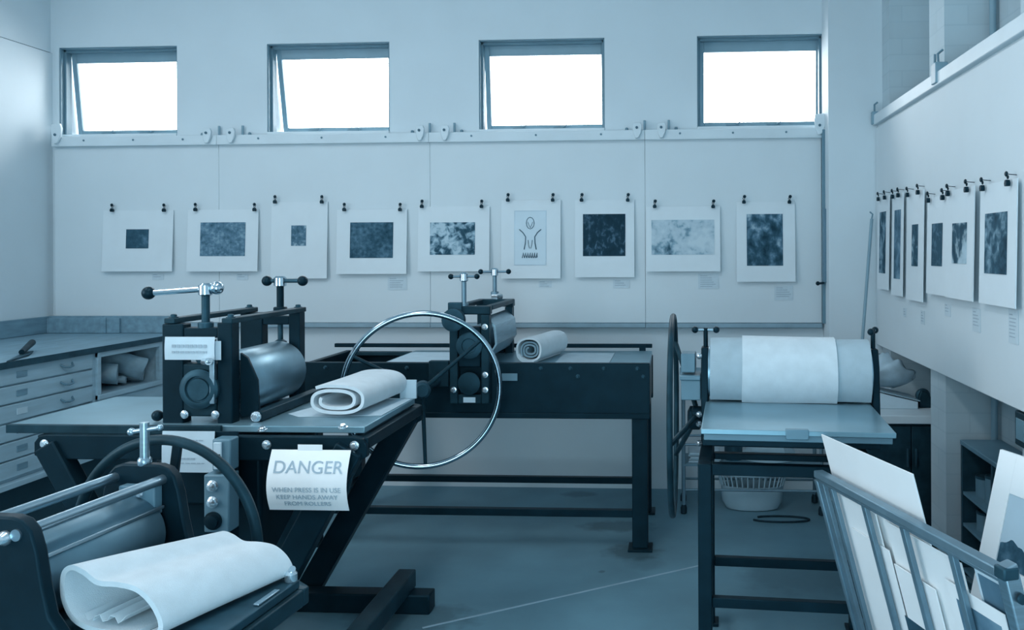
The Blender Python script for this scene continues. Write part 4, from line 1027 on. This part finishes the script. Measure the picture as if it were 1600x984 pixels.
L('bed_frame', MB().box((-.53, .01, .585), (.555, .04, .634)).box((-.53, .42, .585), (.555, .45, .634)).box((.525, .0405, .585), (.555, .4195, .634)), 'black2', t, bevel=0.004)
L('bed_clamp', MB().lathe([(.016, 0), (.018, .004), (.018, .022), (.012, .03)], (.522, .41, .66), (0, 0, 1), 14).tube((.522, .41, .688), (.533, .40, .70), .009), 'bolt', t)
L('edge_strip', MB().box((.515, .24, .6602), (.532, .34, .666)), 'steel', t, bevel=0.002)
for x_ in (-.46, .40):
    for y_ in (.005, .40):
        L('leg', MB().bar((x_, y_ + .03, .584), (x_ * 1.0, y_ + .03, 0), .05, .05), 'black', t, bevel=0.004)
for y_ in (.035, .43): L('stretcher', MB().bar((-.434, y_, .15), (.374, y_, .15), .03, .04), 'black', t, bevel=0.003)
# hand wheel beyond the far frame
wl = BASE_N.inverted() @ at(256, 849, Y=2.56); wl.y = .60; WR = .328
wh = L('hand_wheel', MB().ring(wl, (0.03, 1, 0), WR, .0165, 96, 14), 'black2', t)
for a in (82, 202, 322):
    d = Vector((math.cos(R(a)), 0, math.sin(R(a)))); L('spoke', MB().bar(wl + d * .02, wl + d * (WR - .008), .03, .014, (0, 1, 0)), 'black', wh, bevel=0.003)
L('wheel_hub', MB().lathe([(.02, -.03), (.045, -.028), (.045, .03), (.02, .032)], wl, (0, 1, 0), 24), 'black', wh)
L('wheel_shaft', MB().tube((wl.x, .45, wl.z), (wl.x, .62, wl.z), .018).box((wl.x - .06, .43, wl.z - .05), (wl.x + .06, .46, wl.z + .1)), 'iron', t)
# folded felt on it: one big loop
P2 = [(.30, .667), (.22, .668), (.16, .69), (.128, .74), (.127, .80), (.150, .822), (.185, .812), (.22, .788), (.265, .786), (.305, .776), (.335, .745), (.352, .705), (.350, .678), (.325, .668)]
P2 = [(x if x < .2 else .2 + (x - .2) * 1.28, z) for x, z in P2]


def smooth_line(pts, n=8):
    P = []; m = len(pts)
    for i in range(m - 1):
        p = [Vector((*pts[max(0, min(m - 1, i + k))], 0)) for k in (-1, 0, 1, 2)]
        for j in range(n):
            s = j / n; P.append(.5 * ((2 * p[1]) + (-p[0] + p[2]) * s + (2 * p[0] - 5 * p[1] + 4 * p[2] - p[3]) * s * s + (-p[0] + 3 * p[1] - 3 * p[2] + p[3]) * s ** 3))
    P.append(Vector((*pts[-1], 0))); return P


ln = [Vector((p.x + .012, .03, p.y + .001)) for p in smooth_line(P2)]
b = MB().sheet(ln, (0, .40, 0), .013, 12, .004)
for v in b.bm.verts:
    s_ = (v.co.y - .03) / .40
    v.co.x = .14 + (v.co.x - .14) * (1 - .12 * s_) + .135 * s_
    if v.co.z > .67: v.co.z = .67 + (v.co.z - .67) * (1 - .26 * s_)
b.bm.transform(BASE_N)
tag(build('felt_blanket', b, 'felt'), 'large white felt blanket folded into an open loop on the foreground press', 'blanket')
ln = [Vector((.17 + .011 * k, .045 + .004 * (k % 2), .690 + .010 * math.sin(k * 1.7))) for k in range(13)]
b = MB().sheet(ln, (.05, .22, 0), .0015, 10, .012); b.bm.transform(BASE_N)
tag(build('plastic_sheet', b, mat('glossy_film', (.75, .84, .89), .12, var=.05, spec=.8)), 'crumpled shiny sheet tucked inside the loop of the foreground felt', 'sheet')

# ------------------------------------------------------------------ light
sc = bpy.context.scene
W = bpy.data.worlds.new('sky'); sc.world = W; W.use_nodes = True
bg = W.node_tree.nodes['Background']; bg.inputs[0].default_value = (1, 1, 1, 1); bg.inputs[1].default_value = 12


def area(name, loc, rot, sx, sy, e, col=(1, 1, 1)):
    l = bpy.data.lights.new(name, 'AREA'); l.shape = 'RECTANGLE'; l.size = sx; l.size_y = sy; l.energy = e; l.color = col
    o = bpy.data.objects.new(name, l); C.objects.link(o); o.location = loc; o.rotation_euler = rot; return o


for i, (x0, x1) in enumerate(WX):            # window portals for the sky
    p = area('window_portal', ((x0 + x1) / 2, YB + WT + .02, (WZ0 + WZ1) / 2), (-PI / 2, 0, 0), x1 - x0, WZ1 - WZ0, 1); p.data.cycles.is_portal = True
area('assumed_ceiling_lamp', (-3.5, 2.6, H - .08), (0, 0, 0), .5, 2.4, 27)  # assumed overhead lamp, out of view, for light from the upper left
area('assumed_ceiling_lamp', (-1.1, 1.8, H - .08), (0, 0, 0), .5, 2.4, 36)  # second assumed lamp overhead, unseen, brightening the nearer presses
# light added at the windowless left-hand wall to brighten the rack boards
area('added_side_fill', (XL + .03, 1.0, 1.95), (0, -PI / 2, 0), 1.5, 2.2, 58)
# unseen fill light added behind the camera, tinted blue to lift low surfaces
area('front_fill', (-.45, YF + .03, 1.15), (PI / 2, 0, 0), 1.7, 2.1, 60, (.60, .87, 1))

vs = sc.view_settings
vs.view_transform = 'Standard'; vs.look = 'None'; vs.gamma = 1.0; vs.use_curve_mapping = False; vs.exposure = 0.0
sc.display_settings.display_device = 'sRGB'
sc.cycles.use_denoising = True
